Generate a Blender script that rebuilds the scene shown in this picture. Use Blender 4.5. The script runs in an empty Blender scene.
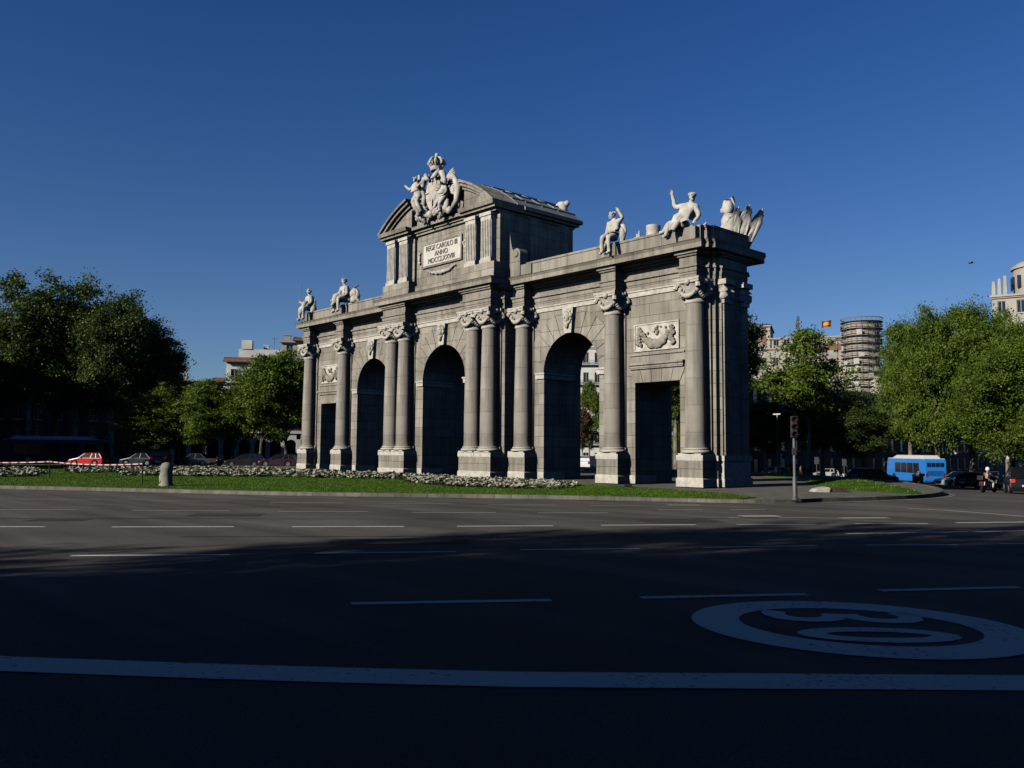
import bpy, bmesh, math, random
import numpy as np
from mathutils import Vector, Matrix
random.seed(7)
RNG = np.random.default_rng(11)
C = bpy.context.scene.collection
R = math.radians
PI = math.pi

# ------------------------------------------------------------------ camera
CAM = Vector((51.669, -41.28, 2.073)); YAW, PITCH, ROLL, FPX = 0.834, 0.076, 0.008, 851.773
_F = Vector((-math.sin(YAW)*math.cos(PITCH), math.cos(YAW)*math.cos(PITCH), math.sin(PITCH)))
_R0 = Vector((math.cos(YAW), math.sin(YAW), 0)); _U0 = _R0.cross(_F)
_R = _R0*math.cos(ROLL) + _U0*math.sin(ROLL); _U = _U0*math.cos(ROLL) - _R0*math.sin(ROLL)
FH = Vector((-math.sin(YAW), math.cos(YAW), 0)); RH = _R0
scene = bpy.context.scene
cd = bpy.data.cameras.new('camera'); cam = bpy.data.objects.new('camera', cd); C.objects.link(cam)
cd.sensor_width = 36; cd.sensor_fit = 'HORIZONTAL'; cd.lens = FPX/1024*36; cd.clip_end = 6000; cd.clip_start = .1
m = Matrix((_R, _U, -_F)).transposed().to_4x4(); m.translation = CAM; cam.matrix_world = m
scene.camera = cam

def ground(x, y):
    dx, dy = x-CAM.x, y-CAM.y
    w = dx*FH.x+dy*FH.y; u = dx*RH.x+dy*RH.y
    q = min(.7*u+.3*w-30, 95)
    sp = 2.5*math.log1p(math.exp(q/2.5)) if q < 60 else q
    return .42-.62*min(max(w/38, 0), 1) - .041*sp
def ray(px, py): return _F + _R*((px-512)/FPX) - _U*((py-384)/FPX)
def hit(px, py, lift=0.0):
    d = ray(px, py); a, b = 1.0, 500.0
    for _ in range(50):
        mm = (a+b)/2; X = CAM+d*mm
        if X.z > ground(X.x, X.y)+lift: a = mm
        else: b = mm
    X = CAM+d*a; return Vector((X.x, X.y, ground(X.x, X.y)))
def hitz(px, py, z):
    d = ray(px, py); return CAM + d*((z-CAM.z)/d.z)
def spot(px, w):                                   # where a thing w metres ahead stands
    u = (px-512)/FPX*w
    p = CAM + FH*w + RH*u
    return Vector((p.x, p.y, ground(p.x, p.y)))
def ztop(px, py, w):
    d = ray(px, py); return (CAM + d*w).z

# ------------------------------------------------------------------ materials
def nt(name):
    mt = bpy.data.materials.new(name); mt.use_nodes = True
    t = mt.node_tree; return mt, t, t.nodes, t.links, t.nodes['Principled BSDF']
def mat(name, col, rough=.7, var=.0, scale=4.0, bump=0.0, bscale=None, metal=0.0, col2=None, stretch=(1, 1, 1), spec=.5, detail=6):
    col = tuple(c*.76 for c in col); col2 = col2 and tuple(c*.76 for c in col2)
    mt, t, n, l, b = nt(name)
    b.inputs['Roughness'].default_value = rough; b.inputs['Metallic'].default_value = metal
    b.inputs['Specular IOR Level'].default_value = spec
    b.inputs['Base Color'].default_value = (*col, 1)
    if var or bump or col2:
        tc = n.new('ShaderNodeTexCoord'); mp = n.new('ShaderNodeMapping'); mp.inputs['Scale'].default_value = stretch
        l.new(tc.outputs['Object'], mp.inputs['Vector'])
        no = n.new('ShaderNodeTexNoise'); no.inputs['Scale'].default_value = scale; no.inputs['Detail'].default_value = detail
        l.new(mp.outputs['Vector'], no.inputs['Vector'])
        if var or col2:
            cr = n.new('ShaderNodeValToRGB'); cr.color_ramp.elements[0].position = .32; cr.color_ramp.elements[1].position = .68
            c2 = col2 or tuple(min(1, c*(1+var)) for c in col); c1 = col if col2 else tuple(c*(1-var) for c in col)
            cr.color_ramp.elements[0].color = (*c1, 1); cr.color_ramp.elements[1].color = (*c2, 1)
            l.new(no.outputs['Fac'], cr.inputs['Fac']); l.new(cr.outputs['Color'], b.inputs['Base Color'])
        if bump:
            nb = n.new('ShaderNodeTexNoise'); nb.inputs['Scale'].default_value = bscale or scale*6; nb.inputs['Detail'].default_value = 5
            l.new(mp.outputs['Vector'], nb.inputs['Vector'])
            bp = n.new('ShaderNodeBump'); bp.inputs['Strength'].default_value = bump; bp.inputs['Distance'].default_value = .05
            l.new(nb.outputs['Fac'], bp.inputs['Height']); l.new(bp.outputs['Normal'], b.inputs['Normal'])
    return mt

def ashlar(name, c1, c2, bw=1.5, bh=.74, mortar=.012, cm=(.13, .12, .10)):
    c1, c2, cm = [tuple(c*.735 for c in q) for q in (c1, c2, cm)]
    mt, t, n, l, b = nt(name)
    b.inputs['Roughness'].default_value = .85; b.inputs['Specular IOR Level'].default_value = .25
    tc = n.new('ShaderNodeTexCoord'); sp = n.new('ShaderNodeSeparateXYZ'); l.new(tc.outputs['Object'], sp.inputs[0])
    ad = n.new('ShaderNodeMath'); ad.operation = 'ADD'; l.new(sp.outputs['X'], ad.inputs[0]); l.new(sp.outputs['Y'], ad.inputs[1])
    cb = n.new('ShaderNodeCombineXYZ'); l.new(ad.outputs[0], cb.inputs['X']); l.new(sp.outputs['Z'], cb.inputs['Y'])
    br = n.new('ShaderNodeTexBrick'); l.new(cb.outputs[0], br.inputs['Vector'])
    br.inputs['Scale'].default_value = 1; br.inputs['Brick Width'].default_value = bw; br.inputs['Row Height'].default_value = bh
    br.inputs['Mortar Size'].default_value = mortar; br.inputs['Mortar Smooth'].default_value = .25; br.inputs['Bias'].default_value = 0
    br.inputs['Color1'].default_value = (*c1, 1); br.inputs['Color2'].default_value = (*c2, 1); br.inputs['Mortar'].default_value = (*cm, 1)
    # weather: broad patches and vertical runs of dirt
    n1 = n.new('ShaderNodeTexNoise'); n1.inputs['Scale'].default_value = .55; n1.inputs['Detail'].default_value = 8; l.new(tc.outputs['Object'], n1.inputs['Vector'])
    mp = n.new('ShaderNodeMapping'); mp.inputs['Scale'].default_value = (2.2, 2.2, .18); l.new(tc.outputs['Object'], mp.inputs['Vector'])
    n2 = n.new('ShaderNodeTexNoise'); n2.inputs['Scale'].default_value = 1.3; n2.inputs['Detail'].default_value = 7; l.new(mp.outputs[0], n2.inputs['Vector'])
    n3 = n.new('ShaderNodeTexNoise'); n3.inputs['Scale'].default_value = 22; n3.inputs['Detail'].default_value = 4; l.new(tc.outputs['Object'], n3.inputs['Vector'])
    r1 = n.new('ShaderNodeMapRange'); r1.inputs[1].default_value = .35; r1.inputs[2].default_value = .65; r1.inputs[3].default_value = .80; r1.inputs[4].default_value = 1.1; l.new(n1.outputs['Fac'], r1.inputs[0])
    r2 = n.new('ShaderNodeMapRange'); r2.inputs[1].default_value = .36; r2.inputs[2].default_value = .58; r2.inputs[3].default_value = .74; r2.inputs[4].default_value = 1.05; l.new(n2.outputs['Fac'], r2.inputs[0])
    r3 = n.new('ShaderNodeMapRange'); r3.inputs[1].default_value = .3; r3.inputs[2].default_value = .7; r3.inputs[3].default_value = .88; r3.inputs[4].default_value = 1.1; l.new(n3.outputs['Fac'], r3.inputs[0])
    m1 = n.new('ShaderNodeMath'); m1.operation = 'MULTIPLY'; l.new(r1.outputs[0], m1.inputs[0]); l.new(r2.outputs[0], m1.inputs[1])
    m2 = n.new('ShaderNodeMath'); m2.operation = 'MULTIPLY'; l.new(m1.outputs[0], m2.inputs[0]); l.new(r3.outputs[0], m2.inputs[1])
    mx = n.new('ShaderNodeMix'); mx.data_type = 'RGBA'; mx.blend_type = 'MULTIPLY'; mx.inputs['Factor'].default_value = 1
    l.new(br.outputs['Color'], mx.inputs['A']); cc = n.new('ShaderNodeCombineColor'); [l.new(m2.outputs[0], cc.inputs[i]) for i in range(3)]
    l.new(cc.outputs[0], mx.inputs['B']); l.new(mx.outputs['Result'], b.inputs['Base Color'])
    bp = n.new('ShaderNodeBump'); bp.inputs['Strength'].default_value = .5; bp.inputs['Distance'].default_value = .03
    inv = n.new('ShaderNodeMath'); inv.operation = 'SUBTRACT'; l.new(n3.outputs['Fac'], inv.inputs[0]); l.new(br.outputs['Fac'], inv.inputs[1])
    l.new(inv.outputs[0], bp.inputs['Height']); l.new(bp.outputs['Normal'], b.inputs['Normal'])
    return mt

def leafmat(name, dark, light, trans=.25, scale=.5):
    dark, light = [tuple(c*.86 for c in q) for q in (dark, light)]
    mt, t, n, l, b = nt(name)
    tc = n.new('ShaderNodeTexCoord'); no = n.new('ShaderNodeTexNoise'); no.inputs['Scale'].default_value = scale; no.inputs['Detail'].default_value = 4
    l.new(tc.outputs['Object'], no.inputs['Vector'])
    cr = n.new('ShaderNodeValToRGB'); cr.color_ramp.elements[0].position = .35; cr.color_ramp.elements[1].position = .66
    cr.color_ramp.elements[0].color = (*dark, 1); cr.color_ramp.elements[1].color = (*light, 1)
    l.new(no.outputs['Fac'], cr.inputs['Fac']); l.new(cr.outputs['Color'], b.inputs['Base Color'])
    b.inputs['Roughness'].default_value = .55; b.inputs['Specular IOR Level'].default_value = .3
    tr = n.new('ShaderNodeBsdfTranslucent'); l.new(cr.outputs['Color'], tr.inputs['Color'])
    mx = n.new('ShaderNodeMixShader'); mx.inputs[0].default_value = trans
    l.new(b.outputs[0], mx.inputs[1]); l.new(tr.outputs[0], mx.inputs[2]); l.new(mx.outputs[0], n['Material Output'].inputs['Surface'])
    return mt

def asphaltmat():
    mt, t, n, l, b = nt('asphalt')
    tc = n.new('ShaderNodeTexCoord')
    n1 = n.new('ShaderNodeTexNoise'); n1.inputs['Scale'].default_value = 60; n1.inputs['Detail'].default_value = 3; l.new(tc.outputs['Object'], n1.inputs['Vector'])
    mp = n.new('ShaderNodeMapping'); mp.inputs['Rotation'].default_value = (0, 0, -R(46)); mp.inputs['Scale'].default_value = (.05, .9, 1); l.new(tc.outputs['Object'], mp.inputs['Vector'])
    n2 = n.new('ShaderNodeTexNoise'); n2.inputs['Scale'].default_value = 1; n2.inputs['Detail'].default_value = 6; l.new(mp.outputs[0], n2.inputs['Vector'])
    n3 = n.new('ShaderNodeTexNoise'); n3.inputs['Scale'].default_value = .25; n3.inputs['Detail'].default_value = 6; l.new(tc.outputs['Object'], n3.inputs['Vector'])
    def rng(s, a, c, lo, hi):
        r = n.new('ShaderNodeMapRange'); r.inputs[1].default_value = a; r.inputs[2].default_value = c; r.inputs[3].default_value = lo; r.inputs[4].default_value = hi; l.new(s.outputs['Fac'], r.inputs[0]); return r
    a = rng(n1, .3, .7, .6, 1.45); c = rng(n2, .35, .65, .72, 1.2); d = rng(n3, .35, .65, .8, 1.15)
    m1 = n.new('ShaderNodeMath'); m1.operation = 'MULTIPLY'; l.new(a.outputs[0], m1.inputs[0]); l.new(c.outputs[0], m1.inputs[1])
    m2 = n.new('ShaderNodeMath'); m2.operation = 'MULTIPLY'; l.new(m1.outputs[0], m2.inputs[0]); l.new(d.outputs[0], m2.inputs[1])
    mx = n.new('ShaderNodeMix'); mx.data_type = 'RGBA'; mx.blend_type = 'MULTIPLY'; mx.inputs['Factor'].default_value = 1
    mx.inputs['A'].default_value = (.106, .098, .088, 1); cc = n.new('ShaderNodeCombineColor'); [l.new(m2.outputs[0], cc.inputs[i]) for i in range(3)]
    l.new(cc.outputs[0], mx.inputs['B']); l.new(mx.outputs['Result'], b.inputs['Base Color'])
    b.inputs['Roughness'].default_value = .9; b.inputs['Specular IOR Level'].default_value = .15
    bp = n.new('ShaderNodeBump'); bp.inputs['Strength'].default_value = .6; bp.inputs['Distance'].default_value = .01; l.new(n1.outputs['Fac'], bp.inputs['Height']); l.new(bp.outputs[0], b.inputs['Normal'])
    return mt

def paintmat(name, col=(.74, .74, .72), wear=.365):
    mt, t, n, l, b = nt(name)
    tc = n.new('ShaderNodeTexCoord'); no = n.new('ShaderNodeTexNoise'); no.inputs['Scale'].default_value = 16; no.inputs['Detail'].default_value = 6; no.inputs['Roughness'].default_value = .7
    l.new(tc.outputs['Object'], no.inputs['Vector'])
    n2 = n.new('ShaderNodeTexNoise'); n2.inputs['Scale'].default_value = 1.1; n2.inputs['Detail'].default_value = 4; l.new(tc.outputs['Object'], n2.inputs['Vector'])
    ad = n.new('ShaderNodeMath'); ad.operation = 'MULTIPLY_ADD'; ad.inputs[1].default_value = .35; l.new(n2.outputs['Fac'], ad.inputs[0]); l.new(no.outputs['Fac'], ad.inputs[2])
    cr = n.new('ShaderNodeValToRGB'); cr.color_ramp.elements[0].position = wear+.14; cr.color_ramp.elements[1].position = wear+.22
    cr.color_ramp.elements[0].color = (.07, .07, .07, 1); cr.color_ramp.elements[1].color = (*col, 1)
    l.new(ad.outputs[0], cr.inputs['Fac']); l.new(cr.outputs['Color'], b.inputs['Base Color']); b.inputs['Roughness'].default_value = .8
    b.inputs['Specular IOR Level'].default_value = .2
    return mt

def carpaint(name, col):
    mt, t, n, l, b = nt(name); b.inputs['Base Color'].default_value = (*col, 1); b.inputs['Roughness'].default_value = .28
    b.inputs['Coat Weight'].default_value = .3; b.inputs['Coat Roughness'].default_value = .06
    no = n.new('ShaderNodeTexNoise'); no.inputs['Scale'].default_value = 3; rr = n.new('ShaderNodeMapRange'); rr.inputs[3].default_value = .2; rr.inputs[4].default_value = .4
    l.new(no.outputs['Fac'], rr.inputs[0]); l.new(rr.outputs[0], b.inputs['Roughness'])
    return mt
def emit(name, col, s):
    mt, t, n, l, b = nt(name); b.inputs['Base Color'].default_value = (*col, 1); b.inputs['Emission Color'].default_value = (*col, 1); b.inputs['Emission Strength'].default_value = s
    return mt

M = {}
M['granite'] = ashlar('granite_ashlar', (.315, .285, .23), (.44, .405, .338), cm=(.075, .063, .05))
M['granite_plain'] = ashlar('granite_block', (.33, .30, .245), (.43, .395, .33), bw=2.6, bh=1.02, mortar=.014, cm=(.08, .07, .058))
M['shaft'] = ashlar('granite_drum', (.365, .338, .285), (.41, .38, .325), bw=40, bh=1.55, mortar=.012, cm=(.2, .185, .16))
M['lime'] = mat('limestone', (.60, .565, .49), .85, var=.22, scale=3, bump=.5, bscale=14, spec=.25)
M['lime_dirty'] = mat('limestone_carved', (.44, .40, .33), .9, scale=2.6, col2=(.70, .66, .58), bump=.6, bscale=12, spec=.2)
M['relief'] = mat('weathered_relief', (.24, .22, .18), .95, scale=2.4, col2=(.42, .39, .33), bump=.5, bscale=12, spec=.15)
M['marble'] = mat('white_stone', (.46, .425, .36), .8, scale=2.2, col2=(.76, .73, .66), bump=.3, bscale=9, spec=.3)
M['plaque'] = mat('plaque_stone', (.70, .665, .585), .7, var=.1, scale=2, spec=.25)
M['letter'] = mat('letter_bronze', (.13, .12, .105), .6, var=.2, scale=4)
M['lead'] = mat('lead_roof', (.28, .285, .29), .55, var=.25, scale=1.2, bump=.2, spec=.4)
M['asphalt'] = asphaltmat()
M['paint'] = paintmat('road_paint'); M['paint_far'] = paintmat('road_paint_worn', (.46, .45, .43), .37)
M['tar'] = mat('tar_seam', (.03, .029, .028), .8, var=.3, scale=2, spec=.2); M['patch'] = mat('asphalt_patch', (.085, .08, .075), .92, var=.3, scale=14, bump=.4, bscale=70, spec=.12)
M['earth'] = mat('dry_ground', (.14, .13, .11), .95, var=.3, scale=.05, spec=.1)
M['paving'] = mat('gravel_paving', (.20, .185, .16), .95, var=.25, scale=1.5, bump=.4, bscale=40, spec=.15)
M['kerb'] = ashlar('kerb_stone', (.20, .185, .155), (.28, .26, .22), bw=1.1, bh=2, mortar=.02)
M['lawn'] = mat('lawn_soil', (.07, .145, .010), .95, var=.35, scale=1.2, bump=.6, bscale=30, spec=.1)
M['blade'] = leafmat('grass_blade', (.062, .135, .006), (.115, .225, .012), .2, scale=.6)
M['flower'] = mat('white_petal', (.44, .42, .35), .85, var=.2, scale=2, spec=.2)
M['flower_leaf'] = leafmat('flower_leaf', (.05, .09, .03), (.10, .15, .05), .2, scale=1)
M['leaf'] = leafmat('plane_leaf', (.052, .098, .008), (.16, .24, .022), .28, scale=.45)
M['leaf_dark'] = leafmat('dark_leaf', (.034, .066, .012), (.09, .145, .026), .22, scale=.4)
M['leaf_light'] = leafmat('young_leaf', (.068, .125, .010), (.17, .25, .024), .28, scale=.5)
M['leaf_red'] = leafmat('copper_leaf', (.07, .03, .02), (.14, .09, .04), .2, scale=.7)
M['bark'] = mat('bark', (.13, .11, .085), .95, var=.4, scale=3, bump=.6, bscale=10, spec=.1)
M['bark_pale'] = mat('plane_bark', (.24, .22, .17), .9, var=.45, scale=1.6, bump=.4, spec=.1)
M['glass'] = mat('window_glass', (.02, .024, .028), .12, var=.3, scale=.3, spec=.6)
M['carglass'] = mat('car_glass', (.010, .012, .014), .12, var=.2, scale=1, spec=.35)
M['tyre'] = mat('tyre_rubber', (.015, .015, .016), .85, var=.2, scale=9, spec=.3)
M['rim'] = mat('alloy', (.42, .42, .43), .4, var=.1, scale=5, metal=.8)
M['blackplastic'] = mat('black_plastic', (.018, .018, .02), .5, var=.2, scale=6)
M['steel'] = mat('galvanised', (.17, .175, .18), .6, var=.15, scale=5, metal=.6)
M['darksteel'] = mat('dark_metal', (.05, .052, .055), .5, var=.25, scale=5, metal=.4)
M['headlamp'] = mat('headlamp_lens', (.75, .77, .8), .1, var=.05, scale=4, spec=.8)
M['headlamp_on'] = emit('headlamp_lit', (1, .95, .85), 6)
M['redlamp'] = emit('red_lamp_lit', (.5, .02, .02), .10)
M['redlens'] = mat('red_lens', (.30, .012, .012), .2, var=.1, scale=6, spec=.7)
M['plate'] = mat('number_plate', (.75, .75, .72), .5, var=.05, scale=9)
M['skin'] = mat('skin', (.45, .28, .2), .6, var=.1, scale=8)
M['hair'] = mat('hair', (.03, .022, .016), .7, var=.3, scale=20)

# ------------------------------------------------------------------ mesh helpers
class MB:
    def __init__(s): s.v = []; s.f = []
    def add(s, vs, fs):
        k = len(s.v); s.v += [tuple(v) for v in vs]; s.f += [tuple(i+k for i in f) for f in fs]; return s
    def box(s, x0, x1, y0, y1, z0, z1):
        return s.add([(x0,y0,z0),(x1,y0,z0),(x1,y1,z0),(x0,y1,z0),(x0,y0,z1),(x1,y0,z1),(x1,y1,z1),(x0,y1,z1)],
                     [(0,3,2,1),(4,5,6,7),(0,1,5,4),(1,2,6,5),(2,3,7,6),(3,0,4,7)])
    def frustum(s, a, b, z0, z1):                  # a,b = (x0,x1,y0,y1)
        return s.add([(a[0],a[2],z0),(a[1],a[2],z0),(a[1],a[3],z0),(a[0],a[3],z0),(b[0],b[2],z1),(b[1],b[2],z1),(b[1],b[3],z1),(b[0],b[3],z1)],
                     [(0,3,2,1),(4,5,6,7),(0,1,5,4),(1,2,6,5),(2,3,7,6),(3,0,4,7)])
    def prism(s, pts, d0, d1, axis='y', top=None): # polygon of 2D pts extruded along an axis
        n = len(pts); top = top or pts
        if axis == 'y': P = lambda p, d: (p[0], d, p[1])
        elif axis == 'x': P = lambda p, d: (d, p[0], p[1])
        else: P = lambda p, d: (p[0], p[1], d)
        vs = [P(p, d0) for p in pts] + [P(p, d1) for p in top]
        fs = [tuple(range(n)), tuple(range(2*n-1, n-1, -1))] + [(i, i+n, (i+1) % n+n, (i+1) % n) for i in range(n)]
        return s.add(vs, fs)
    def lathe(s, prof, c=(0,0,0), seg=24, axis='z', a0=0, a1=2*PI, cap=True):
        full = abs(a1-a0-2*PI) < 1e-6; ns = seg if full else seg+1; vs = []
        for r, z in prof:
            for k in range(ns):
                a = a0+(a1-a0)*k/seg; x, y = r*math.cos(a), r*math.sin(a)
                p = (x, y, z) if axis == 'z' else ((x, z, y) if axis == 'y' else (z, x, y))
                vs.append((c[0]+p[0], c[1]+p[1], c[2]+p[2]))
        fs = []
        for i in range(len(prof)-1):
            for k in range(seg):
                k2 = (k+1) % ns if full else k+1
                fs.append((i*ns+k, i*ns+k2, (i+1)*ns+k2, (i+1)*ns+k))
        if cap and full:
            fs.append(tuple(range(ns-1, -1, -1))); fs.append(tuple((len(prof)-1)*ns+k for k in range(ns)))
        return s.add(vs, fs)
    def tube(s, path, rad, seg=8):
        path = [Vector(p) for p in path]; rad = rad if isinstance(rad, (list, tuple)) else [rad]*len(path); vs = []; ref = None
        for i, p in enumerate(path):
            d = (path[min(i+1, len(path)-1)]-path[max(i-1, 0)]).normalized()
            if ref is None: ref = Vector((1,0,0)) if abs(d.x) < .8 else Vector((0,1,0))
            a = d.cross(ref).normalized(); b = d.cross(a).normalized(); ref = b.cross(d)*-1 if False else ref
            for k in range(seg):
                t = 2*PI*k/seg; vs.append(p + a*math.cos(t)*rad[i] + b*math.sin(t)*rad[i])
        fs = [(i*seg+k, i*seg+(k+1) % seg, (i+1)*seg+(k+1) % seg, (i+1)*seg+k) for i in range(len(path)-1) for k in range(seg)]
        fs += [tuple(range(seg-1, -1, -1)), tuple((len(path)-1)*seg+k for k in range(seg))]
        return s.add(vs, fs)
    def ball(s, c, r, seg=10, rings=7):
        r = r if isinstance(r, (list, tuple)) else (r, r, r); vs = [(c[0], c[1], c[2]-r[2])]
        for i in range(1, rings):
            a = -PI/2+PI*i/rings
            for k in range(seg): t = 2*PI*k/seg; vs.append((c[0]+r[0]*math.cos(a)*math.cos(t), c[1]+r[1]*math.cos(a)*math.sin(t), c[2]+r[2]*math.sin(a)))
        vs.append((c[0], c[1], c[2]+r[2])); fs = []
        for k in range(seg): fs.append((0, 1+(k+1) % seg, 1+k)); fs.append((len(vs)-1, 1+(rings-2)*seg+k, 1+(rings-2)*seg+(k+1) % seg))
        for i in range(rings-2):
            for k in range(seg): fs.append((1+i*seg+k, 1+i*seg+(k+1) % seg, 1+(i+1)*seg+(k+1) % seg, 1+(i+1)*seg+k))
        return s.add(vs, fs)
    def carve(s, amp=.05, f=2.6, seed=0.0):            # chisel-like unevenness
        from mathutils import noise
        o = Vector((seed, seed*1.7, -seed)); s.v = [tuple(Vector(v)+noise.noise_vector(Vector(v)*f+o)*amp+noise.noise_vector(Vector(v)*f*2.7-o)*amp*.5) for v in s.v]; return s
    def addmesh(s, me):
        return s.add([v.co for v in me.vertices], [tuple(p.vertices) for p in me.polygons])
    def mesh(s, name, m, smooth=False, bevel=0, angle=None):
        me = bpy.data.meshes.new(name); me.from_pydata(s.v, [], s.f)
        bm = bmesh.new(); bm.from_mesh(me); bmesh.ops.recalc_face_normals(bm, faces=bm.faces)
        if bevel: bmesh.ops.bevel(bm, geom=[e for e in bm.edges if e.is_manifold and e.calc_face_angle(0) > .4], offset=bevel, segments=2, affect='EDGES', profile=.6)
        bm.to_mesh(me); bm.free(); me.update()
        if m: me.materials.append(m)
        if smooth:
            me.shade_smooth()
            if angle: me.set_sharp_from_angle(angle=angle)
        return me
    def build(s, name, m, parent=None, smooth=False, bevel=0, angle=None): return link(name, s.mesh(name, m, smooth, bevel, angle), parent)

def link(name, me, parent=None, loc=(0,0,0), rot=(0,0,0), scale=(1,1,1)):
    o = bpy.data.objects.new(name, me); C.objects.link(o); o.parent = parent
    o.location = loc; o.rotation_euler = rot; o.scale = scale; return o
def thing(name, label, cat, loc=(0,0,0), rz=0, group=None, scale=(1,1,1)):
    o = bpy.data.objects.new(name, None); C.objects.link(o); o.location = loc; o.rotation_euler = (0, 0, rz); o.scale = scale
    o.empty_display_size = .3
    return tag(o, label, cat, group)
def tag(o, label, cat, group=None):
    o['label'] = label; o['category'] = cat
    if group: o['group'] = group
    return o
def struct(o): o['kind'] = 'structure'; return o
def stuff(o): o['kind'] = 'stuff'; return o
def dup(root, label=None, loc=None, rz=None, group=None, scale=None):
    r = root.copy(); C.objects.link(r)
    if loc is not None: r.location = loc
    if rz is not None: r.rotation_euler = (0, 0, rz)
    if scale is not None: r.scale = scale
    if label: r['label'] = label
    if group: r['group'] = group
    for ch in list(root.children):
        c = ch.copy(); C.objects.link(c); c.parent = r
        for g in list(ch.children):
            d = g.copy(); C.objects.link(d); d.parent = c
    return r
def npmesh(name, V, Fq, m):                         # fast quad mesh from arrays
    me = bpy.data.meshes.new(name); nv, nf = len(V), len(Fq); k = Fq.shape[1]
    me.vertices.add(nv); me.vertices.foreach_set('co', V.astype(np.float32).ravel())
    me.loops.add(nf*k); me.loops.foreach_set('vertex_index', Fq.astype(np.int32).ravel())
    me.polygons.add(nf); me.polygons.foreach_set('loop_start', np.arange(0, nf*k, k, dtype=np.int32))
    me.update(calc_edges=True); me.validate(); me.materials.append(m); return me

# ------------------------------------------------------------------ figures
def skin_mesh(V, E, rad, root=0, sub=1):
    me = bpy.data.meshes.new('sk'); me.from_pydata([tuple(v) for v in V], E, []); o = bpy.data.objects.new('sk', me); C.objects.link(o)
    sm = o.modifiers.new('s', 'SKIN'); sm.use_smooth_shade = True
    sl = me.skin_vertices[0].data
    for i, r in enumerate(rad): sl[i].radius = (r, r) if not isinstance(r, tuple) else r
    sl[root].use_root = True
    if sub: ss = o.modifiers.new('u', 'SUBSURF'); ss.levels = sub; ss.render_levels = sub
    dg = bpy.context.evaluated_depsgraph_get(); r = bpy.data.meshes.new_from_object(o.evaluated_get(dg))
    bpy.data.objects.remove(o); bpy.data.meshes.remove(me); return r

STAND = dict(pel=(0,0,.95), chest=(0,0,1.28), neck=(0,0,1.46), head=(0,-.02,1.6),
  shL=(-.18,0,1.40), elL=(-.24,.03,1.12), wrL=(-.25,-.06,.88), shR=(.18,0,1.40), elR=(.24,.03,1.12), wrR=(.25,-.06,.88),
  hpL=(-.09,0,.92), knL=(-.10,-.03,.5), anL=(-.10,.02,.09), toL=(-.11,-.15,.04), hpR=(.09,0,.92), knR=(.10,-.03,.5), anR=(.10,.02,.09), toR=(.11,-.15,.04))
RAD = dict(pel=.13, chest=.15, neck=.055, head=.05, sh=.065, el=.045, wr=.032, hp=.095, kn=.06, an=.042, to=.035)
def figure_mb(J, s=1.0, fat=1.0, hair=False, fingers=True, face=(0, -1, 0)):
    names = ['pel','chest','neck','head','shL','elL','wrL','shR','elR','wrR','hpL','knL','anL','toL','hpR','knR','anR','toR']
    idx = {n: i for i, n in enumerate(names)}; V = [Vector(J[n]) for n in names]
    rad = [RAD.get(n, RAD.get(n[:-1], .05))*fat for n in names]
    E = [('pel','chest'),('chest','neck'),('neck','head'),('chest','shL'),('shL','elL'),('elL','wrL'),('chest','shR'),('shR','elR'),('elR','wrR'),
         ('pel','hpL'),('hpL','knL'),('knL','anL'),('anL','toL'),('pel','hpR'),('hpR','knR'),('knR','anR'),('anR','toR')]
    E = [(idx[a], idx[b]) for a, b in E]
    for S in 'LR':                                  # palm, four fingers and a thumb on each hand
        w = Vector(J['wr'+S]); d = (w-Vector(J['el'+S])).normalized(); side = d.cross(Vector((0,1,0)))
        side = (side if side.length > .2 else d.cross(Vector((1,0,0)))).normalized(); curl = d.cross(side)
        V.append(w+d*.08); rad.append(.034*fat); pi = len(V)-1; E.append((idx['wr'+S], pi))
        if fingers:
            for k, ln in enumerate((.075, .09, .085, .065)):
                b = w+d*.10+side*(k-1.5)*.021; V.append(b); rad.append(.010); V.append(b+d*ln*.6+curl*.012); rad.append(.009); V.append(b+d*ln*.85+curl*.04); rad.append(.008)
                n = len(V); E += [(pi, n-3), (n-3, n-2), (n-2, n-1)]
            b = w+d*.04+side*.035; V.append(b); rad.append(.012); V.append(b+d*.04+side*.03+curl*.01); rad.append(.010); n = len(V); E += [(pi, n-2), (n-2, n-1)]
    me = skin_mesh(V, E, rad); mb = MB(); mb.addmesh(me); bpy.data.meshes.remove(me)
    h = Vector(J['head']); f = Vector(face).normalized(); up = (h-Vector(J['neck'])).normalized(); hc = h+up*.06
    mb.ball(hc, (.078, .095, .115), 14, 10)
    r = f.cross(Vector((0,0,1))).normalized()
    mb.ball(hc+f*.098-Vector((0,0,.01)), (.014, .02, .024), 6, 5)                     # nose
    for q in (-1, 1):
        mb.ball(hc+f*.082+r*.03*q+Vector((0,0,.012)), (.013, .010, .008), 6, 5)        # eyes
        mb.ball(hc+r*.08*q, (.012, .02, .03), 6, 5)                                    # ears
    mb.ball(hc+f*.088-Vector((0,0,.05)), (.025, .012, .008), 6, 5)                     # mouth
    if hair:
        mb.ball(hc-f*.018+Vector((0,0,.03)), (.09, .10, .105), 12, 8)
        for k in range(16):
            a = RNG.uniform(0, 2*PI); mb.ball(hc-f*.02+Vector((.085*math.cos(a), .09*math.sin(a), .02+.1*RNG.random())), .035, 6, 5)
    mb.v = [tuple(Vector(v)*s) for v in mb.v]; return mb

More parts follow.
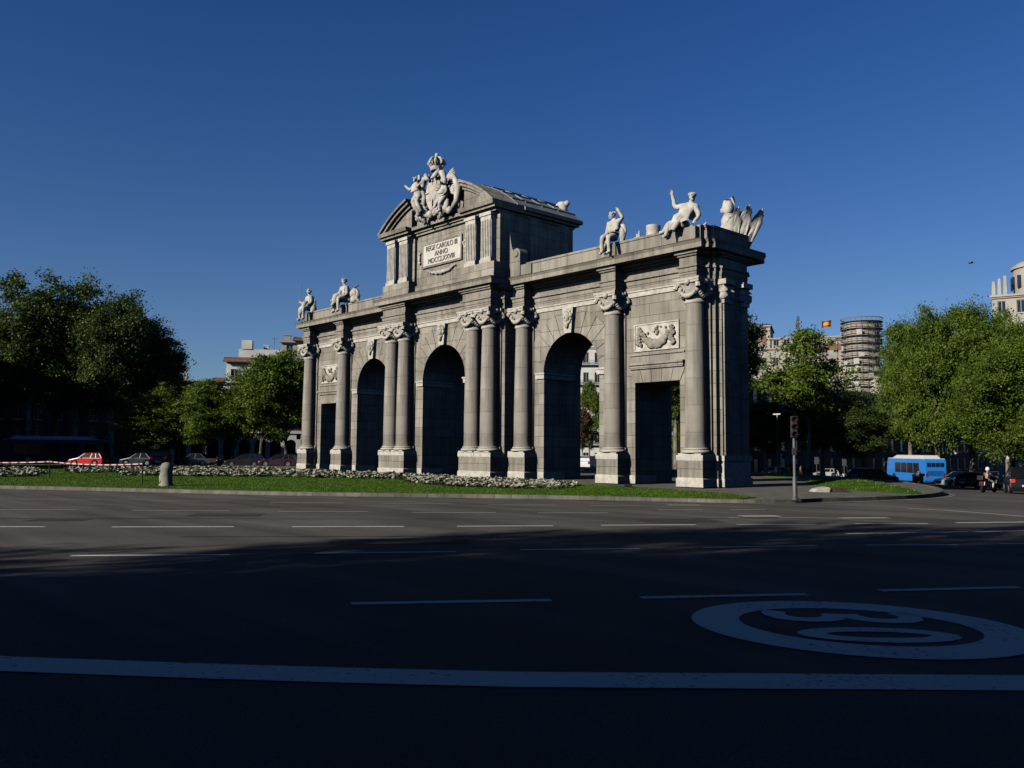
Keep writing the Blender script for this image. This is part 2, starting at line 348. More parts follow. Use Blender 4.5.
# ------------------------------------------------------------------ sky and light
SUN_EL, TAN = R(22.5), math.tan(R(22.5)); LD = Vector((.10, 1, 0)).normalized()
w = bpy.data.worlds.new('World'); scene.world = w; w.use_nodes = True
wn = w.node_tree; sk = wn.nodes.new('ShaderNodeTexSky'); sk.sky_type = 'NISHITA'; sk.sun_disc = False
sk.sun_elevation = SUN_EL; sk.sun_rotation = math.atan2(-LD.x, -LD.y) % (2*PI)
sk.altitude = 650; sk.air_density = 1.0; sk.dust_density = .0; sk.ozone_density = 4.0
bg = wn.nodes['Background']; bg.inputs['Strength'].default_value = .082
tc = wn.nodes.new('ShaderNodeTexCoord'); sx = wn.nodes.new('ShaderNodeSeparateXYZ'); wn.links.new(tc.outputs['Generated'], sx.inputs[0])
cr = wn.nodes.new('ShaderNodeValToRGB'); wn.links.new(sx.outputs['Z'], cr.inputs['Fac']); el = cr.color_ramp.elements   # sky tint; zenith darkened above the view to cut fill light
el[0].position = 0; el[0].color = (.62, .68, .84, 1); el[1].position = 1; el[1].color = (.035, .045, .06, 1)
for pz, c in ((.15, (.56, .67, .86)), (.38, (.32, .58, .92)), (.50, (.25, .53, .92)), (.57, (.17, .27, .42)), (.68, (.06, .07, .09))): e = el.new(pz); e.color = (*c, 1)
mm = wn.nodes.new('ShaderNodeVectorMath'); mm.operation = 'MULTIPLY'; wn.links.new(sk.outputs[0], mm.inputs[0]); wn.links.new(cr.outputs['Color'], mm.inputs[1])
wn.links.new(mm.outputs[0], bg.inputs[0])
sl = bpy.data.lights.new('sun', 'SUN'); sl.energy = 5.0; sl.angle = R(.53); sl.color = (1, .93, .82)
so = bpy.data.objects.new('sun', sl); C.objects.link(so)
so.rotation_euler = Vector((LD.x*math.cos(SUN_EL), LD.y*math.cos(SUN_EL), -math.sin(SUN_EL))).to_track_quat('-Z', 'Y').to_euler()
so.location = (0, -60, 60)
scene.view_settings.view_transform = 'Standard'; scene.view_settings.look = 'None'; scene.view_settings.gamma = 1
scene.view_settings.exposure = .05
scene.view_settings.use_curve_mapping = False
scene.cycles.max_bounces = 6; scene.cycles.diffuse_bounces = 0; scene.cycles.transparent_max_bounces = 4

# ================================================================== THE GATE
gate = thing('triumphal_arch', 'pale granite triumphal arch with five openings, columns and a curved pediment', 'arch', (0, 0, 0))
WY = 3.7                                            # back face of the wings
def arch_poly(x0, x1, cx, r, zs, zt, n=20):         # wall over an arched opening
    return [(x0, zt), (x0, zs)] + [(cx-r*math.cos(PI*i/n), zs+r*math.sin(PI*i/n)) for i in range(n+1)] + [(x1, zs), (x1, zt)]
mb = MB()
for s in (-1, 1):
    def bx(a, b, y0, y1, z0, z1): mb.box(min(s*a, s*b), max(s*a, s*b), y0, y1, z0, z1)
    for a, b in ((7.02, 9.48), (14.61, 17.59), (21.02, 23.2)): bx(a, b, 0, WY, 0, 12)
    bx(17.59, 21.02, 0, WY, 6.23, 12)
    cx = s*12.045; r = 2.565
    mb.prism([(cx-r, 12), (cx-r, 7.37)] + [(cx-r*math.cos(PI*i/20), 7.37+r*math.sin(PI*i/20)) for i in range(1, 20)] + [(cx+r, 7.37), (cx+r, 12)], 0, WY)
    # stepped corner that turns into the end wall
    bx(23.2, 23.42, .18, WY-.18, 0, 12); bx(23.42, 23.62, .5, WY-.5, 0, 12)
mb.box(-7.02, -2.65, -1.47, WY+1.47, 0, 12); mb.box(2.65, 7.02, -1.47, WY+1.47, 0, 12)
r = 2.65
mb.prism([(-r, 12), (-r, 7.36)] + [(-r*math.cos(PI*i/22), 7.36+r*math.sin(PI*i/22)) for i in range(1, 22)] + [(r, 7.36), (r, 12)], -1.47, WY+1.47)
mb.build('wall', M['granite'], gate)

# voussoirs and quoined jambs standing just proud of the wall
def voussoirs(cx, r, zs, y, n=13, w=1.55, big=1.25):
    mb = MB(); gap = .018
    for i in range(n):
        a0, a1 = PI*i/n+gap/r, PI*(i+1)/n-gap/r
        if i == n//2: continue
        k = 1 if i % 2 else big*.82
        ro = r + w*k
        pts = []
        for a, q in ((a0, r), (a0+(a1-a0)/2, r), (a1, r), (a1, ro), (a0+(a1-a0)/2, ro), (a0, ro)):
            pts.append((cx-q*math.cos(a), min(zs+q*math.sin(a), 11.58)))
        mb.prism(pts, y-.05, y)
    return mb
for cx, r, zs, y in ((-12.045, 2.565, 7.37, 0), (12.045, 2.565, 7.37, 0), (0, 2.65, 7.36, -1.47)):
    voussoirs(cx, r, zs, y).build('voussoirs', M['granite_plain'], gate)
    k = MB(); zt = zs+r                               # keystone wedge with a carved mask
    k.prism([(cx-.33, zt-.05), (cx+.33, zt-.05), (cx+.5, 11.6), (cx-.5, 11.6)], y-.34, y, 'y')
    ks = k.build('keystone', M['lime'], gate)
    f = MB(); f.ball((cx, y-.42, zt+1.0), (.28, .22, .36), 12, 8)
    for q in range(26):
        a = RNG.uniform(0, 2*PI); f.ball((cx+.34*math.cos(a), y-.38, zt+1.02+.42*math.sin(a)), RNG.uniform(.08, .15), 7, 5)
    f.ball((cx, y-.62, zt+.97), (.06, .08, .1)); f.ball((cx, y-.45, zt+.5), (.16, .12, .25))
    for q in (-1, 1): f.ball((cx+q*.11, y-.6, zt+1.1), .05, 6, 5)
    f.build('mask', M['lime_dirty'], ks, smooth=True)
    for s in (-1, 1):                                 # impost mouldings at the springing
        i_ = MB(); xa = cx+s*r
        i_.box(min(xa-s*.12, xa+s*.75), max(xa-s*.12, xa+s*.75), y-.14, y+3.0, zs-.42, zs-.12)
        i_.box(min(xa-s*.2, xa+s*.78), max(xa-s*.2, xa+s*.78), y-.2, y+3.0, zs-.12, zs)
        i_.build('impost', M['lime'], gate)
        p = MB()                                      # plinth block under the jamb
        p.box(min(xa-s*.07, xa+s*.5), max(xa-s*.07, xa+s*.5), y-.09, y+2, 0, .5); p.build('jamb_plinth', M['lime'], gate)
for s in (-1, 1):                                     # rectangular doors: plinth, flat-arch lintel joints, cornice, relief panel
    cx = s*19.305
    for q in (-1, 1):
        p = MB(); xa = cx+q*1.715; p.box(min(xa-q*.06, xa+q*.5), max(xa-q*.06, xa+q*.5), -.09, 2, 0, .5); p.build('jamb_plinth', M['lime'], gate)
    l = MB()
    for i in range(5):
        a, b = -1.75+.7*i+.015, -1.05+.7*i-.015; sp = 1.22
        l.prism([(cx+a, 6.23), (cx+b, 6.23), (cx+b*sp, 7.0), (cx+a*sp, 7.0)], -.05, 0)
    l.build('flat_arch', M['granite_plain'], gate)
    d = MB(); d.box(cx-2.05, cx+2.05, -.16, 0, 7.06, 7.3); d.box(cx-2.12, cx+2.12, -.28, 0, 7.3, 7.42); d.box(cx-2.1, cx+2.1, -.1, 0, 7.9, 8.0)
    d.build('door_cornice', M['granite_plain'], gate)
    pn = MB(); pn.box(cx-1.715, cx+1.715, -.05, 0, 8.15, 9.86)
    for (a, b, c_, e) in ((-1.715, 1.715, 8.15, 8.23), (-1.715, 1.715, 9.78, 9.86), (-1.715, -1.63, 8.23, 9.78), (1.63, 1.715, 8.23, 9.78)): pn.box(cx+a, cx+b, -.10, -.05, c_, e)
    pn = pn.build('relief_panel', M['marble'], gate)
    g = MB()                                          # swag of fruit between two hanging bunches
    for i in range(60):
        t = i/59; x = -1.05+2.1*t; z = 9.25-1.55*(t*(1-t))*2.0/1.05; th = .12+.16*math.sin(PI*t)
        g.ball((cx+x+RNG.normal(0, .04), -.13, z+RNG.normal(0, .05)), (RNG.uniform(.7, 1.1)*th, .13, RNG.uniform(.7, 1.1)*th), 7, 5)
    for q in (-1, 1):
        for i in range(22):
            t = i/21; g.ball((cx+q*1.22+RNG.normal(0, .10*(.5+t)), -.13, 9.5-1.05*t), RNG.uniform(.07, .15), 7, 5)
        for i in range(6): g.ball((cx+q*(1.1+.28*RNG.random()), -.12, 9.35+.25*RNG.random()), .09, 6, 5)
    for i in range(10): g.ball((cx+RNG.normal(0, .3), -.1, 9.3+RNG.normal(0, .12)), RNG.uniform(.06, .12), 6, 5)
    g.build('garland', M['relief'], pn, smooth=True)

# ---- columns
PED = MB()
PED.frustum((-.93, .93, -.68, .6), (-.93, .93, -.68, .6), 0, .44); PED.frustum((-.93, .93, -.68, .6), (-.88, .88, -.63, .6), .44, .52)
ped_plinth = PED.mesh('plinth', M['lime'])
PED = MB(); PED.box(-.87, .87, -.62, .6, .52, 1.44); ped_die = PED.mesh('pedestal', M['granite_plain'])
PED = MB(); PED.frustum((-.87, .87, -.62, .6), (-.92, .92, -.67, .6), 1.44, 1.5); PED.box(-.92, .92, -.67, .6, 1.5, 1.8); ped_cap = PED.mesh('pedestal_cap', M['lime'])
SH = MB(); prof = []
for i in range(25):
    t = i/24; prof.append((.615-.095*max(0, t-.25)**1.4/.75**1.4, 2.22+8.33*t))
prof[0] = (.66, 2.22); prof.insert(1, (.63, 2.32)); prof[-1] = (.53, 10.55)
SH.lathe(prof, seg=32); shaft_me = SH.mesh('column', M['shaft'], smooth=True, angle=R(40))
BS = MB(); BS.box(-.80, .80, -.66, .66, 1.8, 1.9)
BS.lathe([(.78, 1.9)] + [(.72+.1*math.cos(a), 1.99+.09*math.sin(a)) for a in np.linspace(-PI/2, PI/2, 7)] + [(.68, 2.10)] + [(.66+.06*math.cos(a), 2.16+.055*math.sin(a)) for a in np.linspace(-PI/2, PI/2, 5)], seg=28)
base_me = BS.mesh('base', M['lime'], smooth=True, angle=R(40))
CP = MB()
CP.lathe([(.56, 10.55), (.60, 10.6), (.60, 10.68), (.54, 10.74), (.55, 11.1), (.62, 11.4), (.74, 11.62), (.6, 11.72)], seg=24)
for a in (45, 135, 225, 315):                        # four diagonal volutes with eyes
    d = Vector((math.cos(R(a)), math.sin(R(a)), 0)); pr = []
    c0 = d*.82
    for i in range(20):
        t = i/19*2.2*PI; rr = .34*(1-.36*t/PI); p = c0 + Vector((0,0,11.38)) + d*(rr*math.cos(t)*.9) + Vector((0,0,rr*math.sin(t))); pr.append(p)
    CP.tube(pr, [.15-.06*i/19 for i in range(20)], 7); CP.ball(c0+Vector((0,0,11.38)), .16, 8, 6)
for k in range(4):                                   # hanging swags between the volutes
    a = R(90*k); d = Vector((math.cos(a), math.sin(a), 0)); s_ = Vector((-d.y, d.x, 0))
    for i in range(11):
        t = i/10*2-1; p = d*(.64+.06*(1-t*t))+s_*(t*.56)+Vector((0,0,11.28-.34*(1-t*t))); CP.ball(p, .10+.05*(1-t*t), 7, 5)
    CP.ball(d*.72+Vector((0,0,11.75)), (.2, .2, .2), 8, 6)
pts = []
for k in range(4):
    for i in range(6):
        t = i/6*2-1; q = .86-.14*(1-t*t); a = R(90*k); pts.append((q*math.cos(a)-t*.86*math.sin(a)*1.0, q*math.sin(a)+t*.86*math.cos(a)))
CP.prism(pts, 11.72, 11.86, 'z'); CP.prism([(x*1.05, y*1.05) for x, y in pts], 11.86, 12.0, 'z')
cap_me = CP.mesh('capital', M['lime_dirty'], smooth=True, angle=R(50))
# pilaster behind every column
PL = MB(); PL.box(-.66, .66, -.12, .3, 2.2, 10.6); PL.box(-.74, .74, -.2, .3, 1.8, 2.2); PL.box(-.84, .84, -.3, .3, 0, 1.8)
pil_me = PL.mesh('pilaster', M['granite_plain'])
PC = MB(); PC.box(-.68, .68, -.16, .3, 10.6, 11.7); PC.box(-.86, .86, -.32, .3, 11.7, 12.0)
for q in (-1, 1):
    for i in range(14):
        t = i/13*2.0*PI; rr = .36*(1-.36*t/PI); PC.ball((q*(.72+rr*math.cos(t)*.8), -.22, 11.35+rr*math.sin(t)), .13, 6, 5)
    PC.ball((q*.70, -.22, 11.35), .15, 7, 5); PC.box(min(q*.5, q*.92), max(q*.5, q*.92), -.2, .3, 11.05, 11.68)
for i in range(9):
    t = i/8*2-1; PC.ball((t*.5, -.24, 11.2-.3*(1-t*t)), .12, 6, 5)
pilcap_me = PC.mesh('capital', M['lime_dirty'], smooth=True, angle=R(50))
COLS = [(s*x, -.5) for s in (-1, 1) for x in (7.86, 16.245, 22.49)] + [(s*x, -2.1) for s in (-1, 1) for x in (4.28, 6.06)]
for x, y in COLS:
    c = link('column', shaft_me, gate, (x, y, 0))
    link('base', base_me, c); link('capital', cap_me, c)
    if abs(y) < 1:
        for me in (ped_plinth, ped_die, ped_cap): link(me.name, me, c, (0, 0, 0), (0, 0, 0), (1, 1, 1))
for x, y, rz in [(s*x, 0, 0) for s in (-1, 1) for x in (7.86, 16.245, 22.37)] + [(s*x, -1.47, 0) for s in (-1, 1) for x in (4.28, 6.06)] + \
        [(s*x, WY, PI) for s in (-1, 1) for x in (16.245, 22.37)]:
    p = link('pilaster', pil_me, gate, (x, y, 0), (0, 0, rz)); link('capital', pilcap_me, p)
for s in (-1, 1):                                    # double pedestals under the pairs beside the central arch
    a, b = sorted((s*3.37, s*6.98))
    p = MB(); p.box(a+.06, b-.06, -2.66, -1.47, .5, 1.44); dd = p.build('pedestal', M['granite_plain'], gate)
    p = MB(); p.box(a, b, -2.72, -1.47, 0, .44); p.frustum((a, b, -2.72, -1.47), (a+.06, b-.06, -2.66, -1.47), .44, .5); p.build('plinth', M['lime'], dd)
    p = MB(); p.frustum((a+.06, b-.06, -2.66, -1.47), (a, b, -2.71, -1.47), 1.44, 1.5); p.box(a, (a+b)/2-.02, -2.71, -1.47, 1.5, 1.8); p.box((a+b)/2+.02, b, -2.71, -1.47, 1.5, 1.8); p.build('pedestal_cap', M['lime'], dd)
    # end wall: big pilasters at its corners, dado and panel
    e = MB()
    for y0, y1 in ((.62, 1.25), (2.45, 3.08)):
        x0, x1 = sorted((s*23.62, s*23.72)); e.box(x0, x1, y0, y1, 1.8, 10.6)
    e.build('end_pilasters', M['granite_plain'], gate)
    e = MB(); st = [(23.26, -.02), (23.5, .36), (23.78, .36)]
    P_ = lambda o, z0, z1: e.prism([(s*x, y) for x, y in ((22.3, .18-o), (23.48+o, .18-o), (23.48+o, .5-o), (23.68+o, .5-o), (23.68+o, WY-.5+o), (23.48+o, WY-.5+o), (23.48+o, WY-.18+o), (22.3, WY-.18+o))], z0, z1, 'z')
    P_(.10, 0, .46); P_(.02, .46, 1.48); P_(.09, 1.48, 1.78); e.build('end_dado', M['lime'], gate)
    for y in (.93, 2.77):
        e = MB()
        for zz in (11.05, 11.35): e.ball((s*23.7, y-.36, zz), (.3, .2, .24), 8, 6); e.ball((s*23.7, y+.36, zz), (.3, .2, .24), 8, 6)
        x0, x1 = sorted((s*23.4, s*23.98)); e.box(x0, x1, y-.5, y+.5, 11.7, 12.0); x0, x1 = sorted((s*23.6, s*23.8)); e.box(x0, x1, y-.4, y+.4, 10.6, 11.7)
        e.build('end_capital', M['lime_dirty'], gate, smooth=True, angle=R(50))

# ---- entablature: stacked courses over one footprint, stepped at the corners
def foot(side, o, front, stepx=True):                # footprint of a wing grown by o, front/back at `front`
    s = side
    a = [(7.06, front), (23.2+o*.42, front), (23.2+o*.42, min(front+.38, .18)), (23.42+o*.42, min(front+.38, .18)), (23.42+o*.42, min(front+.75, .5)), (23.62+o*.42, min(front+.75, .5))]
    b = [(x, WY-y) for x, y in reversed(a)]
    return [(s*x, y) for x, y in a+b]
arc_ = MB(); cor = MB(); fri = MB()
for s in (-1, 1):
    arc_.prism(foot(s, .06, -.10), 12.0, 12.36, 'z'); arc_.prism(foot(s, .12, -.15), 12.36, 12.66, 'z'); arc_.prism(foot(s, .3, -.28), 12.66, 12.78, 'z')
    fri.prism(foot(s, .04, -.08), 12.78, 13.32, 'z')
    cor.prism(foot(s, .25, -.28), 13.32, 13.44, 'z'); cor.prism(foot(s, .5, -.62), 13.44, 13.62, 'z'); cor.prism(foot(s, 1.05, -1.46), 13.62, 13.9, 'z')
    cor.prism(foot(s, 1.05, -1.46), 13.9, 14.09, 'z', top=foot(s, 1.2, -1.6))
for s in (-1, 1):                                    # blocks breaking forward over each column
    for x in (7.86, 16.245, 22.37):
        x = s*x
        arc_.box(x-.60, x+.60, -1.0, -.155, 12.0, 12.4); arc_.box(x-.64, x+.64, -1.05, -.155, 12.4, 12.655); arc_.box(x-.72, x+.72, -1.14, -.285, 12.655, 12.775)
        fri.box(x-.60, x+.60, -1.0, -.085, 12.775, 13.3)
        cor.box(x-.68, x+.68, -1.1, -.285, 13.3, 13.435); cor.box(x-.8, x+.8, -1.22, -.625, 13.435, 13.615)
def cfoot(o, y): return [(-7.02-o, y), (7.02+o, y), (7.02+o, WY-y), (-7.02-o, WY-y)]
arc_.prism(cfoot(.06, -1.6), 12.003, 12.363, 'z'); arc_.prism(cfoot(.1, -1.65), 12.363, 12.663, 'z'); arc_.prism(cfoot(.2, -1.76), 12.663, 12.783, 'z'); fri.prism(cfoot(.04, -1.58), 12.783, 13.323, 'z')
cor.prism(cfoot(.25, -1.78), 13.323, 13.443, 'z'); cor.prism(cfoot(.3, -2.2), 13.443, 13.623, 'z'); cor.prism(cfoot(.34, -3.12), 13.623, 13.903, 'z'); cor.prism(cfoot(.34, -3.12), 13.903, 14.093, 'z', top=cfoot(.44, -3.26))
for s in (-1, 1):
    a, b = sorted((s*3.62, s*6.74))
    arc_.box(a, b, -2.62, -1.655, 12.0, 12.4); arc_.box(a-.05, b+.05, -2.67, -1.655, 12.4, 12.66); arc_.box(a-.12, b+.12, -2.76, -1.765, 12.66, 12.78)
    fri.box(a, b, -2.62, -1.585, 12.78, 13.3); cor.box(a-.1, b+.1, -2.74, -1.785, 13.3, 13.44); cor.box(a-.2, b+.2, -2.86, -2.205, 13.44, 13.62)
arc_.build('architrave', M['granite_plain'], gate); fri.build('frieze', M['granite_plain'], gate); cor.build('cornice', M['granite'], gate)
for a, b, y in [(s*p, s*q, 0) for s in (-1, 1) for p, q in ((8.72, 15.38), (17.11, 21.5))] + [(-3.4, 3.4, -1.47)]:   # string band under the architrave
    a, b = sorted((a, b)); bd = MB(); bd.box(a, b, y-.09, y, 11.62, 11.92); bd.box(a, b, y-.16, y, 11.92, 11.998); bd.build('string_band', M['lime'], gate)

# ---- parapet of the wings with dies over the columns
for s in (-1, 1):
    for yy in (-.9, WY+.9-.45):
        x0, x1 = sorted((s*8.6, s*22.7)); par = MB(); par.box(x0, x1, yy, yy+.45, 14.08, 14.98); par = par.build('parapet', M['granite_plain'], gate)
        cop = MB(); cop.box(x0, x1, yy-.06, yy+.51, 14.98, 15.12); cop.build('coping', M['granite_plain'], par)
    for x in (8.55, 16.245, 22.3):
        for yy in (-1.02, WY+1.02-.9): die = MB(); die.box(s*x-.62, s*x+.62, yy, yy+.9, 14.085, 15.02); die.build('parapet_die', M['granite_plain'], gate)
    def pf(o): return [(s*x, y) for x, y in ((22.75, -.62-o), (23.0+o, -.62-o), (23.0+o, -.28-o), (23.22+o, -.28-o), (23.22+o, .06-o), (23.42+o, .06-o), (23.42+o, WY-.06+o), (23.22+o, WY-.06+o), (23.22+o, WY+.28+o), (23+o, WY+.28+o), (23+o, WY+.62+o), (22.75, WY+.62+o))]
    par = MB(); par.prism(pf(0), 14.08, 15.0, 'z'); par = par.build('parapet', M['granite_plain'], gate); cop = MB(); cop.prism(pf(.05), 15.0, 15.14, 'z'); cop.build('coping', M['granite_plain'], par)
rf = MB()
for s in (-1, 1): x0, x1 = sorted((s*7.1, s*22.7)); rf.box(x0, x1, -.44, WY+.44, 14.07, 14.2)
rf.build('wing_roof', M['lead'], gate)

# ---- attic
YB = 5.55
at = MB()
at.box(-6.9, 6.9, -1.75, YB, 14.09, 18.95)
for s in (-1, 1):
    a, b = sorted((s*3.35, s*6.95)); at.box(a, b, -1.98, -1.75, 15.3, 18.95); at.box(a-.08, b+.08, -2.62, -1.75, 14.095, 14.5); at.box(a-.03, b+.03, -2.55, -1.75, 14.5, 15.3)
at.box(-3.26, 3.26, -1.95, -1.75, 14.095, 14.9)
at.build('attic_wall', M['granite'], gate)
APZ, AR = 22.4, 10.95
def az(x, d=0): return APZ-AR+math.sqrt((AR-d)**2-x*x)
pm = MB(); hc = MB()
for s in (-1, 1):                                    # fluted pilasters in pairs
    for xc in (4.24, 5.98):
        p = MB(); x = s*xc; p.box(x-.56, x+.56, -2.42, -1.98, 15.3, 18.7)
        p.box(x-.62, x+.62, -2.54, -1.98, 15.302, 15.55)
        for k in range(6): fx = x-.46+k*.184; p.box(fx-.052, fx+.052, -2.5, -2.42, 15.7, 18.4)
        p.box(x-.56, x+.56, -2.5, -2.42, 15.55, 15.7); p.box(x-.56, x+.56, -2.5, -2.42, 18.4, 18.7); p.box(x-.64, x+.64, -2.58, -1.98, 18.7, 18.948)
        p.build('attic_pilaster', M['lime'], gate)
    a, b = sorted((s*3.32, s*6.95))
    ia, ib = (a-.0, b+.25) if s > 0 else (a-.25, b+.0)
    hc.box(a, b, -2.4, 0, 18.95, 19.14); hc.box(ia, ib, -2.72, 0, 19.14, 19.34); hc.frustum((ia, ib, -2.9, 0), (ia-.05*(s < 0), ib+.05*(s > 0), -3.0, 0), 19.34, 19.62)
    # tympanum piece and its curved cornice
    n = 14; xs = [3.32+(6.9-3.32)*i/n for i in range(n+1)]
    pm.prism([(s*x, 19.62) for x in reversed(xs)] + [(s*x, max(19.63, az(x, .55))) for x in xs], -2.35, 0)
    xs = [3.32+(7.25-3.32)*i/n for i in range(n+1)]
    for d0, d1, y in ((.62, .42, -2.55), (.42, .18, -2.8), (.18, 0, -3.0)):
        pm.prism([(s*x, max(19.6, az(x, d0))) for x in reversed(xs)] + [(s*x, max(19.62, az(x, d1))) for x in xs], y, -.6)
hc.box(-3.4, 3.4, -1.95, -.1, 18.953, 19.143); hc.box(-3.4, 3.4, -2.1, -.1, 19.143, 19.343); hc.box(-3.4, 3.4, -2.4, -.1, 19.343, 19.6)
n = 16; xs = [-3.4+6.8*i/n for i in range(n+1)]
pm.prism([(-3.4, 19.6), (3.4, 19.6)] + [(x, az(x, .5)) for x in reversed(xs)], -1.85, -.05)
for d0, d1, y in ((.6, .4, -2.0), (.4, .17, -2.2), (.17, .003, -2.4)):
    pm.prism([(x, az(x, d0)) for x in reversed(xs)] + [(x, az(x, d1)) for x in xs], y, -.65)
hc.build('attic_cornice', M['granite'], gate); pm.build('pediment', M['granite_plain'], gate)
# side and back cornice of the attic, roof barrel
sc_ = MB()
for z0, z1, o in ((18.95, 19.14, .1), (19.14, 19.34, .35), (19.34, 19.6, .55)):
    for s in (-1, 1): x0, x1 = sorted((s*6.88, s*(6.9+o))); sc_.box(x0, x1, .02, YB+o, z0, z1)
    sc_.box(-6.88, 6.88, YB-.02, YB+o, z0, z1)
for s in (-1, 1):
    for y in (.9, 4.2): x0, x1 = sorted((s*6.88, s*7.05)); sc_.box(x0, x1, y, y+.9, 14.6, 18.95)
sc_.build('attic_side_cornice', M['granite'], gate)
ro = MB(); n = 26; xs = [-7.3+14.6*i/n for i in range(n+1)]
ro.prism([(x, 19.601) for x in (-7.3, 7.3)] + [(x, max(19.66, az(x, -.05))) for x in reversed(xs)], -.6, YB+.6)
for k in range(-6, 7):
    x = k*1.1; ro.box(x-.04, x+.04, -.55, YB+.55, az(x, -.02), az(x, -.13))
for y in (.7, 2.4, 4.1):
    for i in range(n): 
        xa, xb = xs[i], xs[i+1]
        if abs(xa) < 7.0 and abs(xb) < 7.0: ro.add([(xa, y, az(xa, -.04)), (xb, y, az(xb, -.04)), (xb, y, az(xb, -.12)), (xa, y, az(xa, -.12)), (xa, y+.08, az(xa, -.04)), (xb, y+.08, az(xb, -.04)), (xb, y+.08, az(xb, -.12)), (xa, y+.08, az(xa, -.12))], [(0,1,2,3),(7,6,5,4),(3,2,6,7)])
ro.build('roof', M['lead'], gate)
for s in (-1, 1):                                    # scroll buttresses against the attic
    pts = [(6.9, 14.1), (8.1, 14.1), (8.1, 15.75)]
    pts += [(7.72+.4*math.cos(a), 15.85+.42*math.sin(a)) for a in np.linspace(0, PI*.75, 8)]
    pts += [(7.28-.26*t, 16.3+1.3*t**1.3) for t in np.linspace(0, 1, 6)] + [(6.9, 17.7)]
    b_ = MB(); b_.prism([(s*x, z) for x, z in pts], -1.1, -.35); b_.lathe([(.0, -1.2), (.2, -1.2), (.26, -1.1), (.26, -.3)], (s*7.72, 0, 15.85), 14, 'y')
    b_.build('scroll_buttress', M['granite_plain'], gate)
# inscription
pl = MB(); pl.box(-2.36, 2.36, -1.86, -1.75, 16.35, 18.02)
pl = pl.build('inscription_plaque', M['plaque'], gate)
def text(body, size, x, y, z, m, parent, name, ext=.02, rot=(PI/2, 0, 0), sx=1.0):
    cu = bpy.data.curves.new('t', 'FONT'); cu.body = body; cu.size = size; cu.align_x = 'CENTER'; cu.align_y = 'CENTER'; cu.extrude = ext; cu.offset = .0
    o = bpy.data.objects.new('t', cu); C.objects.link(o); dg = bpy.context.evaluated_depsgraph_get()
    me = bpy.data.meshes.new_from_object(o.evaluated_get(dg)); bpy.data.objects.remove(o); me.materials.clear(); me.materials.append(m)
    return link(name, me, parent, (x, y, z), rot, (sx, 1, 1))
for body, z in (('REGE CAROLO III', 17.68), ('ANNO', 17.17), ('MDCCLXXVIII', 16.66)):
    text(body, .57, 0, -1.875, z, M['letter'], pl, 'inscription', ext=.03, sx=.90 if len(body) > 12 else .95)
fr = MB()
for (a, b, c_, e) in ((-2.5, 2.5, 16.2, 16.35), (-2.5, 2.5, 18.02, 18.17), (-2.5, -2.36, 16.35, 18.02), (2.36, 2.5, 16.35, 18.02)): fr.box(a, b, -1.9, -1.75, c_, e)
fr.build('plaque_frame', M['granite_plain'], gate)
sw = MB()
for i in range(34):
    t = i/33*2-1; sw.ball((t*1.7+RNG.normal(0, .03), -1.86, 15.95-.34*(1-t*t)+RNG.normal(0, .03)), .08+.1*(1-abs(t)), 7, 5)
for s in (-1, 1):
    for i in range(12): sw.ball((s*2.88+RNG.normal(0, .06), -1.84, 17.6-.08*i), RNG.uniform(.08, .14), 6, 5)
sw.build('festoon', M['lime_dirty'], gate, smooth=True)
# ================================================================== SCULPTURE ON THE GATE
def pose(**k): d = dict(STAND); d.update(k); return d
# seated figure on a ledge at z=0, facing -Y, lower legs hanging in front
def seated(lift=.1):
    return pose(pel=(0, 0, .16+lift), chest=(0, -.02, .5+lift), neck=(0, -.03, .7+lift), head=(0, -.05, .82+lift), shL=(-.2, -.02, .62+lift), shR=(.2, -.02, .62+lift),
        elL=(-.27, -.08, .36+lift), wrL=(-.18, -.28, .22+lift), elR=(.27, -.08, .36+lift), wrR=(.18, -.28, .22+lift),
        hpL=(-.1, -.02, .14+lift), hpR=(.1, -.02, .14+lift), knL=(-.15, -.42, .12+lift), knR=(.15, -.42, .14+lift), anL=(-.15, -.42, -.32), anR=(.17, -.40, -.30), toL=(-.16, -.56, -.36), toR=(.18, -.54, -.35))
def drape(mb, pts, rad, n=5, jit=.05):
    for k in range(n):
        path = [Vector(p)+Vector(RNG.normal(0, jit, 3)) for p in pts]; mb.tube(path, [r*RNG.uniform(.5, 1) for r in rad], 6)
MS = M['marble']
# -- far left: seated figure with staff
J = seated(); s = 2.1
J.update(elL=(-.28, -.1, .45), wrL=(-.40, -.25, .52))
t = thing('stone_statue', 'white seated statue holding a thin staff, at the far left end of the parapet', 'statue', (-22.0, -.95, 15.0), group='statues along the parapet')
mb = figure_mb(J, s, 1.6, hair=True)
drape(mb, [(0, 0, 1.1), (.12*s, -.3*s, .35*s), (.1*s, -.5*s, -.2)], [.25, .3, .2], 4, .12); drape(mb, [(.3, .1, 1.2), (.5, .2, .5), (.55, .2, .02)], [.2, .25, .2], 3, .1)
mb.ball((.45, .1, .35), (.35, .35, .4)); mb.carve(.06, 2.4, len(mb.v)*.01); mb.build('figure', MS, t, smooth=True)
st = MB(); st.tube([(-.86, -.55, -.9), (-.9, -.5, 1.2), (-.93, -.46, 3.1)], .028, 6); st.build('staff', M['darksteel'], t)
